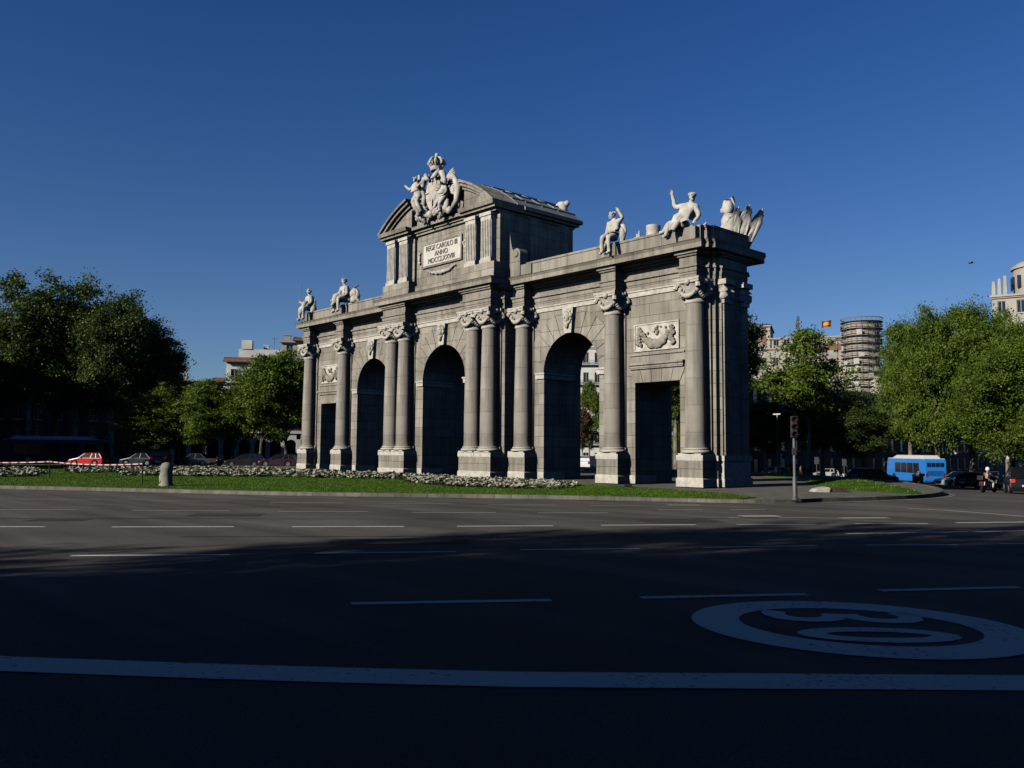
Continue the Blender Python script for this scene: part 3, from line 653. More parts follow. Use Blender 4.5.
# -- second: seated figure with armour
t = thing('stone_statue', 'white seated statue leaning over its knee, beside a small dark-topped trophy', 'statue', (-15.6, -.95, 15.05), group='statues along the parapet')
J = seated(); J.update(elL=(-.3, -.15, .4), wrL=(-.32, -.4, .2), elR=(.28, -.05, .4), wrR=(.12, -.3, .3))
mb = figure_mb(J, 2.15, 1.6, hair=True); drape(mb, [(0, -.1, 1.2), (-.3, -.6, .4), (-.2, -1.0, -.3)], [.28, .3, .2], 5, .14); drape(mb, [(.2, .1, 1.3), (.4, .2, .6), (.4, .25, .05)], [.25, .3, .25], 3, .1)
mb.carve(.06, 2.4, len(mb.v)*.01); mb.build('figure', MS, t, smooth=True)
t = thing('stone_trophy', 'small carved trophy with a dark curved crest on the left parapet', 'statue', (-14.1, -.8, 15.1))
mb = MB(); mb.lathe([(.4, 0), (.45, .3), (.3, .7), (.42, 1.0), (.2, 1.25)], (0, 0, 0), 12); mb.ball((-.1, -.2, .8), (.3, .25, .35)); drape(mb, [(.4, 0, .1), (.5, 0, .6), (.4, 0, 1.1)], [.15, .2, .1], 3, .08)
mb.carve(.05, 3, 8); mb.build('helmet', MS, t, smooth=True)
mb = MB(); mb.tube([(-.45, .1, .9), (-.3, .05, 1.25), (.05, 0, 1.45), (.55, 0, 1.5)], [.05, .12, .12, .06], 7); mb.build('crest', M['letter'], t, smooth=True)
# -- cherub on the right wing, one hand raised to its head
t = thing('stone_statue', 'white seated child statue with one arm bent up to its head', 'statue', (16.7, -.95, 15.0), group='statues along the parapet')
J = seated(); J.update(shR=(.2, -.02, .74), elR=(.42, -.02, .82), wrR=(.26, -.06, 1.06), head=(-.02, -.07, .9), elL=(-.26, -.05, .42), wrL=(-.34, -.2, .2), knR=(.12, -.45, .18), anR=(.2, -.48, -.36), toR=(.22, -.62, -.42))
mb = figure_mb(J, 1.9, 1.5, hair=True); drape(mb, [(-.2, .1, .6), (-.6, -.1, .4), (-.75, -.3, -.1)], [.2, .25, .18], 3, .1); drape(mb, [(.45, .2, 1.2), (.6, .2, .7), (.5, .2, .0)], [.16, .2, .2], 3, .07)
mb.carve(.06, 2.4, len(mb.v)*.01); mb.build('figure', MS, t, smooth=True)
# -- reclining figure at the right corner with a raised arm
t = thing('stone_statue', 'white reclining statue raising one arm high at the right corner die', 'statue', (22.45, -.95, 15.05), group='statues along the parapet')
J = pose(pel=(-.25, 0, .12), chest=(.02, -.05, .42), neck=(.12, -.06, .62), head=(.16, -.08, .72), shL=(-.16, -.06, .58), shR=(.26, -.03, .5), elL=(-.40, -.10, .60), wrL=(-.44, -.14, .92),
         elR=(.36, -.06, .22), wrR=(.34, -.22, .06), hpL=(-.32, -.08, .1), hpR=(-.22, .08, .1), knL=(-.46, -.34, .02), knR=(-.56, -.1, .2), anL=(-.44, -.46, -.26), anR=(-.7, -.2, -.05), toL=(-.46, -.6, -.30), toR=(-.82, -.26, -.08))
mb = figure_mb(J, 2.15, 1.5, hair=True, face=(.5, -.8, .1)); drape(mb, [(.05, -.1, .9), (-.5, -.4, .5), (-.8, -.75, -.2)], [.2, .28, .2], 5, .1); drape(mb, [(-.4, 0, .5), (-.9, 0, .4), (-1.3, 0, .1)], [.25, .25, .12], 3, .06)
mb.carve(.06, 2.4, len(mb.v)*.01); mb.build('figure', MS, t, smooth=True)
# -- trophies along the back parapet
YP = WY+.75
t = thing('stone_trophy', 'white wing and drum trophy on the back parapet, between child and reclining statues', 'statue', (14.0, YP, 15.1))
mb = MB()
for k in range(5): mb.tube([(.5+.1*k, 0, .4), (.05+.06*k, 0, 1.0+.12*k), (-.5+.2*k, .05, 1.4+.2*k)], [.22, .2, .07], 7)
mb.build('wing', MS, t, smooth=True)
mb = MB(); mb.lathe([(.3, 0), (.36, .8), (.42, 1.5), (.50, 2.2), (.50, 2.3), (.42, 2.32), (.2, 2.2)], (1.55, 0, 0), 18); mb.ball((1.2, -.1, 1.7), (.16, .14, .5)); mb.carve(.04, 3); mb.build('cuirass', MS, t, smooth=True, angle=R(40))
mb = MB(); 
for k in range(3): mb.tube([(4.6, 0, .2), (5.1, 0, .7+.2*k), (5.7+.1*k, 0, 1.0+.35*k)], [.2, .16, .06], 7)
mb.build('palm', MS, t, smooth=True)
t = thing('stone_trophy', 'white helmeted trophy with a fan of slanting flags, right end of the parapet', 'statue', (21.6, YP, 15.05))
mb = MB(); mb.lathe([(.75, 0), (.62, .5), (.45, 1.2), (.5, 1.6), (.3, 1.95)], (0, 0, 0), 14); drape(mb, [(-.7, -.2, .0), (-.3, -.3, .9), (.2, -.2, 1.7)], [.3, .25, .15], 4, .1); mb.ball((-.05, 0, 2.35), (.36, .36, .5), 12, 8); mb.tube([(-.5, 0, 2.35), (-.3, 0, 2.85), (.25, 0, 2.95), (.5, 0, 2.4)], [.06, .13, .13, .06], 7); mb.ball((-.38, -.1, 2.25), (.16, .12, .18))
mb.carve(.05, 3, 8); mb.build('helmet', MS, t, smooth=True)
for i, (x0, x1, z1, wd) in enumerate(((-.1, .8, 2.2, 1.15), (.35, 1.5, 2.2, 1.1), (.95, 2.3, 1.8, .85))):   # draped flags with deep folds on slanting staffs
    mb = MB(); a, b = Vector((x0, .12*i-.1, -.1)), Vector((x1, .12*i-.1, z1)); d = b-a; n_ = Vector((d.z, 0, -d.x)).normalized(); nu, nv = 10, 13; top = []; bot = []
    for u in range(nu+1):
        for v in range(nv+1):
            f, q = u/nu, v/nv-.35; sag = (1-.45*f) if f < .9 else .35; off = .13*math.sin(q*15+f*2.4+i)+.05*math.sin(q*31+i*2)
            p = a+d*(f*(1-.12*abs(q+.1)))+n_*(q*wd*sag)+Vector((0, off, -.16*q*q)); top.append(p+Vector((0, -.05, 0))); bot.append(p+Vector((0, .05, 0)))
    n1 = len(top); st = nv+1; fs = []
    for u in range(nu):
        for v in range(nv): k = u*st+v; fs += [(k, k+1, k+st+1, k+st), (n1+k, n1+k+st, n1+k+st+1, n1+k+1)]
    rim = [v for v in range(st)]+[u*st+nv for u in range(1, nu+1)]+[nu*st+v for v in range(nv-1, -1, -1)]+[u*st for u in range(nu-1, 0, -1)]
    for k in range(len(rim)): p, q = rim[k], rim[(k+1) % len(rim)]; fs.append((p, n1+p, n1+q, q))
    mb.add(top+bot, fs); mb.tube([a, a.lerp(b, 1.03)], .05, 6); mb.build('flag', MS, t, smooth=True, angle=R(60))
t = thing('stone_trophy', 'small white stone crown on scrolls above the back edge of the attic roof', 'statue', (5.6, YB+.2, 19.7))
mb = MB(); mb.box(-.6, .6, -.3, .3, -.1, .5); mb.lathe([(.35, .5), (.3, .8), (.45, 1.5), (.4, 1.7)], (0, 0, 0), 12)
for q in (-1, 1): mb.ball((q*.45, 0, 1.55), .24); mb.ball((q*.7, 0, .3), (.3, .25, .25))
mb.build('crown', MS, t, smooth=True, angle=R(45))

# -- royal arms breaking the pediment
t = thing('coat_of_arms', 'white carved coat of arms with crown and winged figure, in the broken pediment', 'sculpture', (.1, -2.6, 19.3))
mb = MB()
n = 24; pts = []
for i in range(n):
    a = 2*PI*i/n; x = 1.12*math.cos(a); z = 2.35+1.55*math.sin(a)
    if z < 2.35: x *= (1-.25*((2.35-z)/1.55)**2)
    pts.append((x, z))
mb.prism(pts, -.1, .5); mb.prism([(x*.82, 2.35+(z-2.35)*.82) for x, z in pts], -.24, -.1)
mb.ball((0, -.22, 2.4), (.55, .16, .8), 12, 8); mb.box(-.05, .05, -.36, -.2, 1.2, 3.5); mb.box(-.85, .85, -.34, -.2, 2.35, 2.45)
mb.build('shield', M['lime_dirty'], t, smooth=True, angle=R(45))
mb = MB()
for s in (-1, 1):                                    # rolled scrolls of the cartouche, chain and drapery
    mb.tube([(s*.6, -.1, 3.8), (s*1.15, -.25, 3.6), (s*1.4, -.2, 3.0), (s*1.2, -.15, 2.2), (s*1.35, -.2, 1.4), (s*.9, -.25, .8), (s*.2, -.2, .5)], [.16, .24, .18, .2, .26, .22, .14], 8)
    for k in range(3): mb.tube([(s*(1.0+.3*k), -.15, 1.4), (s*(1.2+.3*k), -.3, .8), (s*(.9+.35*k), -.2, .1+.15*k)], [.22, .26, .12], 7)
mb.tube([(-.9, -.3, 3.9), (-.5, -.5, 3.45), (0, -.55, 3.25), (.5, -.5, 3.45), (.9, -.3, 3.9)], [.14, .2, .24, .2, .14], 8)
for k in range(14): mb.ball((RNG.normal(0, 1.1), -.15, .55+abs(RNG.normal(0, .35))), RNG.uniform(.15, .32), 8, 6)
mb.carve(.06, 2.6, 5); mb.build('cartouche', MS, t, smooth=True)
mb = MB()
mb.lathe([(.55, 4.05), (.62, 4.1), (.62, 4.35), (.52, 4.38)], (0, .1, 0), 18)
for k in range(8):
    a = 2*PI*k/8; d = Vector((math.cos(a), math.sin(a), 0)); mb.tube([Vector((0, .1, 4.38))+d*.58, Vector((0, .1, 4.62))+d*.82, Vector((0, .1, 4.9))+d*.58, Vector((0, .1, 5.02))+d*.12], [.10, .13, .11, .08], 7); mb.ball(Vector((0, .1, 4.6))+d*.8, .13, 7, 5)
mb.ball((0, .1, 4.75), (.5, .5, .3), 12, 6); mb.ball((0, .1, 5.15), .2); mb.v = [(x*.8, y*.8, 4.05+(z-4.05)*1.12) for x, y, z in mb.v]; mb.build('crown', MS, t, smooth=True, angle=R(50))
def wing(mb, base, tip, n=6, spread=.5):
    base, tip = Vector(base), Vector(tip); d = tip-base; nrm = Vector((-d.z, 0, d.x)).normalized()
    for k in range(n):
        e = tip - nrm*spread*k*1.0 - d*.10*k; mid = (base+e)/2 - nrm*.12*k+Vector((0, -.05, 0)); mb.tube([base, mid, e], [.16, .14, .04], 6)
# winged figure, left
s = 1.7
J = pose(pel=(0, 0, 1.05), chest=(-.1, -.05, 1.38), neck=(-.12, -.06, 1.56), head=(-.1, -.1, 1.68), shL=(-.29, -.05, 1.5), elL=(-.5, -.1, 1.32), wrL=(-.66, -.2, 1.5), shR=(.07, -.1, 1.5), elR=(.22, -.25, 1.3), wrR=(.42, -.2, 1.42),
         hpL=(-.08, 0, 1.02), knL=(-.05, -.28, .72), anL=(.02, -.2, .32), toL=(.03, -.32, .22), hpR=(.1, 0, 1.02), knR=(.18, -.25, .62), anR=(.22, -.15, .22), toR=(.24, -.28, .14))
mb = figure_mb(J, s, 1.75, hair=True, face=(.6, -.8, 0)); mb.v = [(x-1.75, y-.35, z+.75) for x, y, z in mb.v]
drape(mb, [(-1.9, -.4, 2.7), (-1.6, -.7, 1.9), (-1.2, -.6, .9)], [.25, .34, .2], 6, .13); wing(mb, (-2.1, -.1, 3.2), (-3.15, .1, 3.75), 5, .2)
mb.carve(.06, 2.4); mb.build('winged_figure', MS, t, smooth=True)
J = pose(pel=(0, 0, .9), chest=(.05, -.08, 1.2), neck=(0, -.12, 1.36), head=(-.04, -.16, 1.46), shL=(-.12, -.12, 1.32), elL=(-.3, -.25, 1.5), wrL=(-.38, -.25, 1.75), shR=(.22, -.08, 1.3), elR=(.36, -.1, 1.08), wrR=(.3, -.25, .9),
         hpL=(-.06, 0, .88), knL=(-.2, -.25, .62), anL=(-.42, -.2, .42), toL=(-.5, -.28, .36), hpR=(.1, 0, .88), knR=(.0, -.3, .5), anR=(-.1, -.15, .15), toR=(-.14, -.28, .08))
mb = figure_mb(J, 1.5, 1.8, hair=True, face=(-.6, -.8, .2)); mb.v = [(x+1.45, y-.3, z+.35) for x, y, z in mb.v]
wing(mb, (1.75, 0, 2.1), (2.75, .05, 2.7), 4, .2); mb.tube([(1.6, .0, 3.2), (2.3, 0, 3.0), (2.8, 0, 2.2), (2.6, 0, 1.2), (2.0, 0, .6)], [.18, .22, .26, .24, .1], 8)
for k in range(4): mb.tube([(1.5, 0, 2.9+.1*k), (2.0, 0, 3.2+.14*k), (2.5-.1*k, 0, 3.25+.16*k)], [.12, .14, .05], 6)
mb.carve(.05, 2.4, 3); mb.build('child_figure', MS, t, smooth=True)
# ================================================================== GROUND, ROAD, ISLAND
def sheet(name, us, ws, m, dz):
    V = []; nu = len(us)
    for w_ in ws:
        for u in us:
            p = CAM+FH*w_+RH*u; V.append((p.x, p.y, ground(p.x, p.y)+dz))
    F = np.array([(j*nu+i, j*nu+i+1, (j+1)*nu+i+1, (j+1)*nu+i) for j in range(len(ws)-1) for i in range(nu-1)])
    me = npmesh(name, np.array(V), F, m); me.shade_smooth(); return struct(link(name, me))
def lin(*segs):
    o = []
    for a, b, st in segs: o += list(np.arange(a, b, st))
    return o+[segs[-1][1]]
sheet('ground', lin((-2500, -200, 230), (-200, 200, 20), (200, 2500, 230)), lin((-300, -60, 30), (-60, 240, 12), (240, 3500, 300)), M['earth'], -.35)
sheet('road', lin((-120, -20, 4), (-20, 60, 1.25), (60, 130, 3)), lin((-45, -2, 3), (-2, 60, 1.25), (60, 230, 3)), M['asphalt'], 0)
# island: kerb line read along its front, closed round the back
front = [(-40, -46), (-18, -41.5), (-7, -36.5)] + [tuple(hit(px, py).xy) for px, py in ((0, 489), (100, 491), (240, 494.6), (330, 496.3), (420, 497.3), (500, 498.3), (600, 500), (700, 502.6), (760, 503.6), (849, 501.6), (905, 500))]
P0 = hit(937, 497).xy
nose = [(33.9, 1.6), (33.6, 5.0), (32.6, 8.6), (30.5, 13), (27, 18.5), (22, 24), (14, 30), (0, 36), (-20, 36), (-38, 24), (-50, 4), (-56, -22), (-52, -40)]
isl = front[:-1]+nose
isl = [Vector((p[0], p[1])) for p in isl]
def offset_poly(P, d):
    out = []; n = len(P)
    for i in range(n):
        a = (P[i]-P[i-1]).normalized(); b = (P[(i+1) % n]-P[i]).normalized(); nr = Vector((-(a+b).y, (a+b).x)).normalized()
        out.append(P[i]+nr*d)
    return out
def smooth_poly(P, it=2):
    for _ in range(it):
        Q = []
        for i in range(len(P)): a, b = P[i], P[(i+1) % len(P)]; Q += [a*.75+b*.25, a*.25+b*.75]
        P = Q
    return P
isl = smooth_poly(isl, 2); ZI = -.06
mb = MB(); mb.prism([tuple(p) for p in offset_poly(isl, .3)], -2.2, ZI, 'z'); struct(mb.build('plaza', M['paving'], None))
inn = offset_poly(isl, .32); n = len(isl); mb = MB(); low = offset_poly(isl, -.6)
for i in range(n):
    k = (i+1) % n; a, b, c, d = isl[i], isl[k], inn[k], inn[i]
    mb.add([(a.x, a.y, -1.5), (b.x, b.y, -1.5), (b.x, b.y, ZI+.03), (a.x, a.y, ZI+.03), (d.x, d.y, -1.5), (c.x, c.y, -1.5), (c.x, c.y, ZI+.035), (d.x, d.y, ZI+.035)], [(0,1,2,3), (3,2,6,7), (7,6,5,4)])
struct(mb.build('kerb', M['kerb'], None))
mb = MB()
for i in range(n):
    k = (i+1) % n; a, b, c, d = low[i], low[k], isl[k], isl[i]
    mb.add([(p.x, p.y, ground(p.x, p.y)+.012) for p in (a, b, c, d)], [(0,1,2,3)])
struct(mb.build('gutter', M['kerb'], None))
# lawn in front of the gate
def inpoly(P, x, y):
    r_ = False; j = len(P)-1
    for i in range(len(P)):
        if (P[i][1] > y) != (P[j][1] > y) and x < (P[j][0]-P[i][0])*(y-P[i][1])/(P[j][1]-P[i][1]+1e-12)+P[i][0]: r_ = not r_
        j = i
    return r_
fr = [p for p in inn if p.y < -8.6 and p.x < 32.0]
fr = sorted(fr, key=lambda p: p.x)
fr = [p for p in fr if p.x > -44 and (p.x > -20 or p.y < -35)]
lawn_poly = [(p.x, p.y) for p in fr] + [tuple(hitz(px, py, -.03).xy) for px, py in ((756, 497.3), (725, 493.2), (692, 490.8), (645, 487.4), (600, 484.4))]+[(10, -4.8), (-10, -5.0), (-30, -7), (-48, -12), (-52, -24)]
def lawn_part(name, poly, zt, nblade, hgt):
    mb = MB(); mb.prism(poly, -1.0, zt, 'z'); o = struct(mb.build(name, M['lawn'], None))
    xs = [p[0] for p in poly]; ys = [p[1] for p in poly]; V = []; k = 0
    while k < nblade:
        x, y = RNG.uniform(min(xs), max(xs)), RNG.uniform(min(ys), max(ys))
        dx, dy = x-CAM.x, y-CAM.y; wv = dx*FH.x+dy*FH.y
        if RNG.random() > min(1, (42/wv)**2) or not inpoly(poly, x, y): continue
        a = RNG.uniform(0, PI); h = hgt*RNG.uniform(.5, 1.2); bw = .019*wv/42; c, s = math.cos(a)*bw, math.sin(a)*bw; lx, ly = RNG.normal(0, .04, 2)
        V += [(x-c, y-s, zt-.01), (x+c, y+s, zt-.01), (x+lx, y+ly, zt+h)]; k += 1
    me = npmesh('grass', np.array(V), np.arange(len(V)).reshape(-1, 3), M['blade']); stuff(link('grass', me))
lawn_part('lawn', lawn_poly, ZI+.035, 85000, .05)
# low grassy mound behind the crossing, right
mound = smooth_poly([Vector(hitz(px, py, -.05).xy) for px, py in ((822, 489), (865, 491.5), (905, 493.8), (924, 494.6), (925, 492.2))]+[Vector((27.5, 14)), Vector((20, 22)), Vector((17, 20))], 2)
mc = sum(mound, Vector((0, 0)))/len(mound); V = []; F = []; rings = 7; nm = len(mound)
for r_ in range(rings):
    t_ = r_/rings
    for p in mound: q = mc+(p-mc)*(1-t_); V.append((q.x, q.y, ZI-.02+.34*math.sin(t_*PI/2)))
V.append((mc.x, mc.y, ZI+.34))
for r_ in range(rings-1): F += [(r_*nm+i, r_*nm+(i+1) % nm, (r_+1)*nm+(i+1) % nm, (r_+1)*nm+i) for i in range(nm)]
F += [((rings-1)*nm+i, (rings-1)*nm+(i+1) % nm, len(V)-1) for i in range(nm)]
mb = MB(); mb.add(V, F); struct(mb.build('grass_mound', M['lawn'], None, smooth=True))
V = []
for k in range(7000):
    x, y = RNG.uniform(15, 34), RNG.uniform(2, 26)
    if not inpoly([tuple(p) for p in mound], x, y): continue
    t_ = 0
    for q in range(rings, 0, -1):
        if inpoly([tuple(mc+(p-mc)*(1-q/rings)) for p in mound], x, y): t_ = q/rings; break
    z = ZI-.03+.34*math.sin(t_*PI/2); a = RNG.uniform(0, PI); c, s = math.cos(a)*.045, math.sin(a)*.045
    V += [(x-c, y-s, z), (x+c, y+s, z), (x+RNG.normal(0, .04), y+RNG.normal(0, .04), z+RNG.uniform(.06, .14))]
stuff(link('grass', npmesh('grass', np.array(V), np.arange(len(V)).reshape(-1, 3), M['blade'])))
# verge seen behind the gate's corner, and back lawn
mb = MB(); vp = [(-2, 30), (6, 29.5), (12.5, 28.5), (17, 25.8), (16, 22), (6, 24), (-4, 25)]; mb.prism(vp, -1, ZI+.03, 'z'); struct(mb.build('verge', M['lawn'], None))

# flower beds: low mounds of leaves thick with white blossom
def bed(px_poly, n, name='flower_bed', hmax=.26):
    P = [tuple(hitz(px, py, -.05).xy) for px, py in px_poly]; xs = [p[0] for p in P]; ys = [p[1] for p in P]; V = []; F = []; VL = []
    def quad(L, c, r, nrm):
        a = nrm.cross(Vector((RNG.normal(), RNG.normal(), RNG.normal()))).normalized()*r; b = nrm.cross(a).normalized()*r
        L += [c-a-b, c+a-b, c+a+b, c-a+b]
    k = 0; tries = 0
    while k < n and tries < n*60:
        tries += 1; x, y = RNG.uniform(min(xs), max(xs)), RNG.uniform(min(ys), max(ys))
        if not inpoly(P, x, y): continue
        k += 1
        cl = .5+.5*math.sin(x*1.9+1.3*math.sin(y*1.1))*math.sin(y*1.7+x*.6); h = hmax*(.45+.55*cl)*RNG.uniform(.8, 1.1)
        wv = (x-CAM.x)*FH.x+(y-CAM.y)*FH.y; sc = max(1, wv/46)
        for i in range(4): quad(VL, Vector((x+RNG.normal(0, .12), y+RNG.normal(0, .12), ZI+h*RNG.uniform(.1, .8))), RNG.uniform(.07, .12)*sc, Vector((RNG.normal(0, .6), RNG.normal(0, .6), 1)).normalized())
        if RNG.random() < .18+.5*cl:
            for i in range(3): quad(V, Vector((x+RNG.normal(0, .10), y+RNG.normal(0, .10), ZI+h*RNG.uniform(.75, 1.1))), RNG.uniform(.04, .075)*sc, Vector((RNG.normal(0, .7), RNG.normal(0, .7)-.5, 1)).normalized())
    def arr(L): A = np.array([tuple(v) for v in L]); return A, np.arange(len(A)).reshape(-1, 4)
    o = stuff(link(name, npmesh(name, *arr(VL), M['flower_leaf']))); f = stuff(link('blossom', npmesh('blossom', *arr(V), M['flower']), o)); return o
for pp, n, lab in (([(400, 475), (457, 479), (500, 480.5), (560, 483), (577, 486.5), (560, 489.5), (500, 489), (450, 487), (408, 482.5)], 1700, 'bed of low white flowers in front of the central piers'),
              ([(120, 466.5), (240, 468.5), (300, 471), (396, 475), (402, 480), (300, 478), (200, 477), (118, 476)], 2400, 'long bed of white flowers left of the arch'),
              ([(62, 468), (118, 467), (118, 472), (76, 474)], 520, 'small bed of white flowers behind the red and white tape'),
              ([(-60, 467), (30, 468), (46, 474), (40, 477.5), (-60, 477)], 1100, 'bed of white flowers at the left edge of the lawn')):
    o = bed(pp, n); o['label'] = lab; o['category'] = 'flower bed'

# road markings: strips of worn paint laid 8 mm above the asphalt
def strip(mb, pts, wd, lift=.008):
    pts = [Vector((p.x, p.y)) for p in pts]; Q = [pts[0]]
    for a, b in zip(pts, pts[1:]):
        k = max(1, int((b-a).length/1.5)); Q += [a.lerp(b, (i+1)/k) for i in range(k)]
    L = []
    for i, p in enumerate(Q):
        d = (Q[min(i+1, len(Q)-1)]-Q[max(i-1, 0)]).normalized(); nn = Vector((-d.y, d.x))*wd/2; L.append((p+nn, p-nn))
    vs = []; 
    for a, b in L: vs += [(a.x, a.y, ground(a.x, a.y)+lift), (b.x, b.y, ground(b.x, b.y)+lift)]
    mb.add(vs, [(2*i, 2*i+1, 2*i+3, 2*i+2) for i in range(len(L)-1)])
near = MB(); far = MB()
rowE = [(351, 604, 551, 600.6), (641, 598.2, 807, 594.6), (880, 591, 1019, 587.6), (1060, 586, 1200, 582), (20, 612, 250, 607)]
rowE = rowE[:4]
rowD = [(71, 556, 230, 555), (315, 553.6, 456, 552), (520, 550.2, 640, 548.8), (703, 547.7, 816, 546), (865, 545.4, 958, 545), (1000, 544, 1080, 543)]
rowC = [(-60, 527, 45, 527), (112, 527.2, 234, 527), (292, 527, 404, 526.8), (457, 526.5, 553, 526), (601, 525.4, 696, 525), (737, 524.8, 816, 524.5), (855, 524, 928, 523.8), (956, 523, 1040, 522)]
rowB = [(-80, 510, 78, 510), (132, 510.5, 230, 510.7), (278, 511.6, 368, 511.7), (412, 512.6, 496, 512.8), (538, 513, 608, 513), (658, 510, 703, 510), (731, 509.8, 765, 509.6)]
rowA = [(18, 499.4, 99, 499.6), (152, 501, 228, 501.2), (270, 502.7, 344, 502.9), (383, 503.8, 453, 504), (488, 505, 556, 505.2), (590, 505.8, 640, 506)]
for r_, wd, dst in ((rowE, .17, near), (rowD, .16, near), (rowC, .17, near), (rowB, .15, far), (rowA, .13, far)):
    for a, b, c, d in r_: strip(dst, [hit(a, b), hit((a+c)/2, (b+d)/2), hit(c, d)], wd)
strip(near, [hit(846, 533.8), hit(967, 532)], .2); strip(near, [hit(975, 532), hit(1060, 530)], .2)
strip(far, [hit(740, 516.3), hit(779, 516.3)], .6, .010); strip(far, [hit(779, 518), hit(840, 518.2)], .16); strip(far, [hit(840, 518.2), hit(888, 518)], .4); strip(far, [hit(668, 505.2), hit(700, 505.2)], .35)
strip(far, [hit(908, 508.6), hit(945, 510.4), hit(985, 513.4), hit(1040, 518)], .2)
strip(far, [hit(728, 517.7), hit(740, 517.4)], .16)
struct(near.build('lane_markings', M['paint'], None)); struct(far.build('distant_lane_markings', M['paint_far'], None))
eA, eB = hit(-150, 656), hit(0, 664.2); eC, eD = hit(1024, 683.6), hit(1200, 685); eA2, eD2 = eA+(eA-eB).normalized()*30, eD+(eD-eC).normalized()*30
mb = MB(); strip(mb, [eA2, eA, hit(0, 664.2), hit(200, 671.5), hit(350, 676), hit(512, 680), hit(700, 681.3), hit(850, 682.3), hit(1024, 683.6), hit(1200, 685), eD2], .46); struct(mb.build('edge_line', M['paint'], None))
seam = MB()
for pts in (((0, 518.5), (300, 519), (620, 519.2), (900, 517)), ((40, 505), (360, 507.5), (640, 508.5)), ((180, 537), (520, 536), (860, 531))): strip(seam, [hit(*p) for p in pts], .09, .004)
struct(seam.build('tar_seam', M['tar'], None)); pt = MB()
for a, b, wd in (((190, 515), (262, 515), 1.3), ((640, 521), (716, 520.6), 1.5), ((330, 542), (470, 541), 1.2), ((30, 520), (88, 520), 1.0)): strip(pt, [hit(*a), hit(*b)], wd, .006)
struct(pt.build('asphalt_patch', M['patch'], None))
# speed limit roundel, worn white ring with the figures 30, read by a driver going right
rc = Vector((47.42, -32.59)); la = Vector((.70, .714)).normalized(); lr = Vector((la.y, -la.x))
def ring(mb, c, ax, ao, bo, ai, bi, n=72, lift=.008):
    ay = Vector((-ax.y, ax.x)); vs = []
    for i in range(n):
        t = 2*PI*i/n
        for A, B in ((ao, bo), (ai, bi)): p = c+ax*(A*math.cos(t))+ay*(B*math.sin(t)); vs.append((p.x, p.y, ground(p.x, p.y)+lift))
    mb.add(vs, [(2*i, 2*i+1, 2*((i+1) % n)+1, 2*((i+1) % n)) for i in range(n)])
mb = MB(); ring(mb, rc, Vector((.885, .465)), 1.67, 1.53, 1.17, 1.015)
c0 = Vector((47.80, -32.90)); ring(mb, c0, la, .78, .37, .50, .15)
c3 = Vector((47.06, -32.17))
def arc3(s, lift):
    pts = [(-.24, .66), (-.14, .72), (.02, .73), (.16, .68), (.25, .57), (.28, .42), (.25, .27), (.16, .15), (.0, .085), (-.10, .075)]
    k = []
    for r_, a in pts: p = c3+la*(a*s)+lr*r_; k.append(p)
    strip(mb, k, .25, lift)
arc3(1, .008); arc3(-1, .010)
struct(mb.build('speed_limit_marking', M['paint'], None))
mb = MB(); e = hit(1034, 611).xy; ring(mb, e+la*.55, la, .5, .35, .2, .12, 30); struct(mb.build('lane_symbol', M['paint'], None))
# ================================================================== TREES
def crown(seed, H, z0, rad, nlobe, nclump, nleaf, leaf, m, top=1.0):
    g = np.random.default_rng(seed); cz, hz = (H+z0)/2, (H-z0)/2
    L = []
    for i in range(nlobe):                           # big limbs' clusters spread through an egg-shaped volume
        while True:
            p = g.uniform(-1, 1, 3)
            if .15 < (p**2).sum() < 1: break
        taper = 1-.42*max(0, p[2])**1.5*top
        k = .80; L.append((p[0]*rad*k*taper, p[1]*rad*k*taper, cz+p[2]*hz*.82, g.uniform(.21, .40)*rad))
    for i in range(2): L.append((g.normal(0, .2)*rad, g.normal(0, .2)*rad, cz+hz*g.uniform(-.3, .75), rad*.42))
    L = np.array(L); vol = L[:, 3]**2; pick = g.choice(len(L), nclump, p=vol/vol.sum())
    d = g.normal(size=(nclump, 3)); d /= np.linalg.norm(d, axis=1)[:, None]
    cl = L[pick, :3]+d*(L[pick, 3]*g.uniform(.45, 1.08, nclump))[:, None]*np.array([1, 1, .85])
    cl = cl[cl[:, 2] > z0-.4]; cd_ = d[:len(cl)]
    idx = g.integers(0, len(cl), nleaf); sz = g.uniform(.24, .58, len(cl))**1.0*np.where(g.random(len(cl)) < .15, 1.5, 1)*rad/5
    c = cl[idx]+g.normal(size=(nleaf, 3))*sz[idx][:, None]*np.array([1, 1, .7])
    nr = g.normal(size=(nleaf, 3))*.9+cd_[idx % len(cd_)]*.3+np.array([0, 0, .55]); nr /= np.linalg.norm(nr, axis=1)[:, None]
    t = np.cross(nr, g.normal(size=(nleaf, 3))); t /= np.linalg.norm(t, axis=1)[:, None]; b = np.cross(nr, t)
    s = (g.uniform(.5, 1.2, nleaf)*leaf)[:, None]
    zq = np.percentile(c[:, 2], 99.6); kz = (H-z0)/(zq-z0); rq = np.percentile(np.hypot(c[:, 0], c[:, 1]), 97); kr = rad/rq      # fill the stated height and width
    c = np.c_[c[:, 0]*kr, c[:, 1]*kr, z0+(c[:, 2]-z0)*kz]; L = L*np.array([kr, kr, kz, 1]); L[:, 2] += z0*(1-kz)
    V = np.stack([c-t*s, c-b*s*.62, c+t*s, c+b*s*.62], 1).reshape(-1, 3)
    return npmesh('crown', V, np.arange(nleaf*4).reshape(-1, 4), m), L
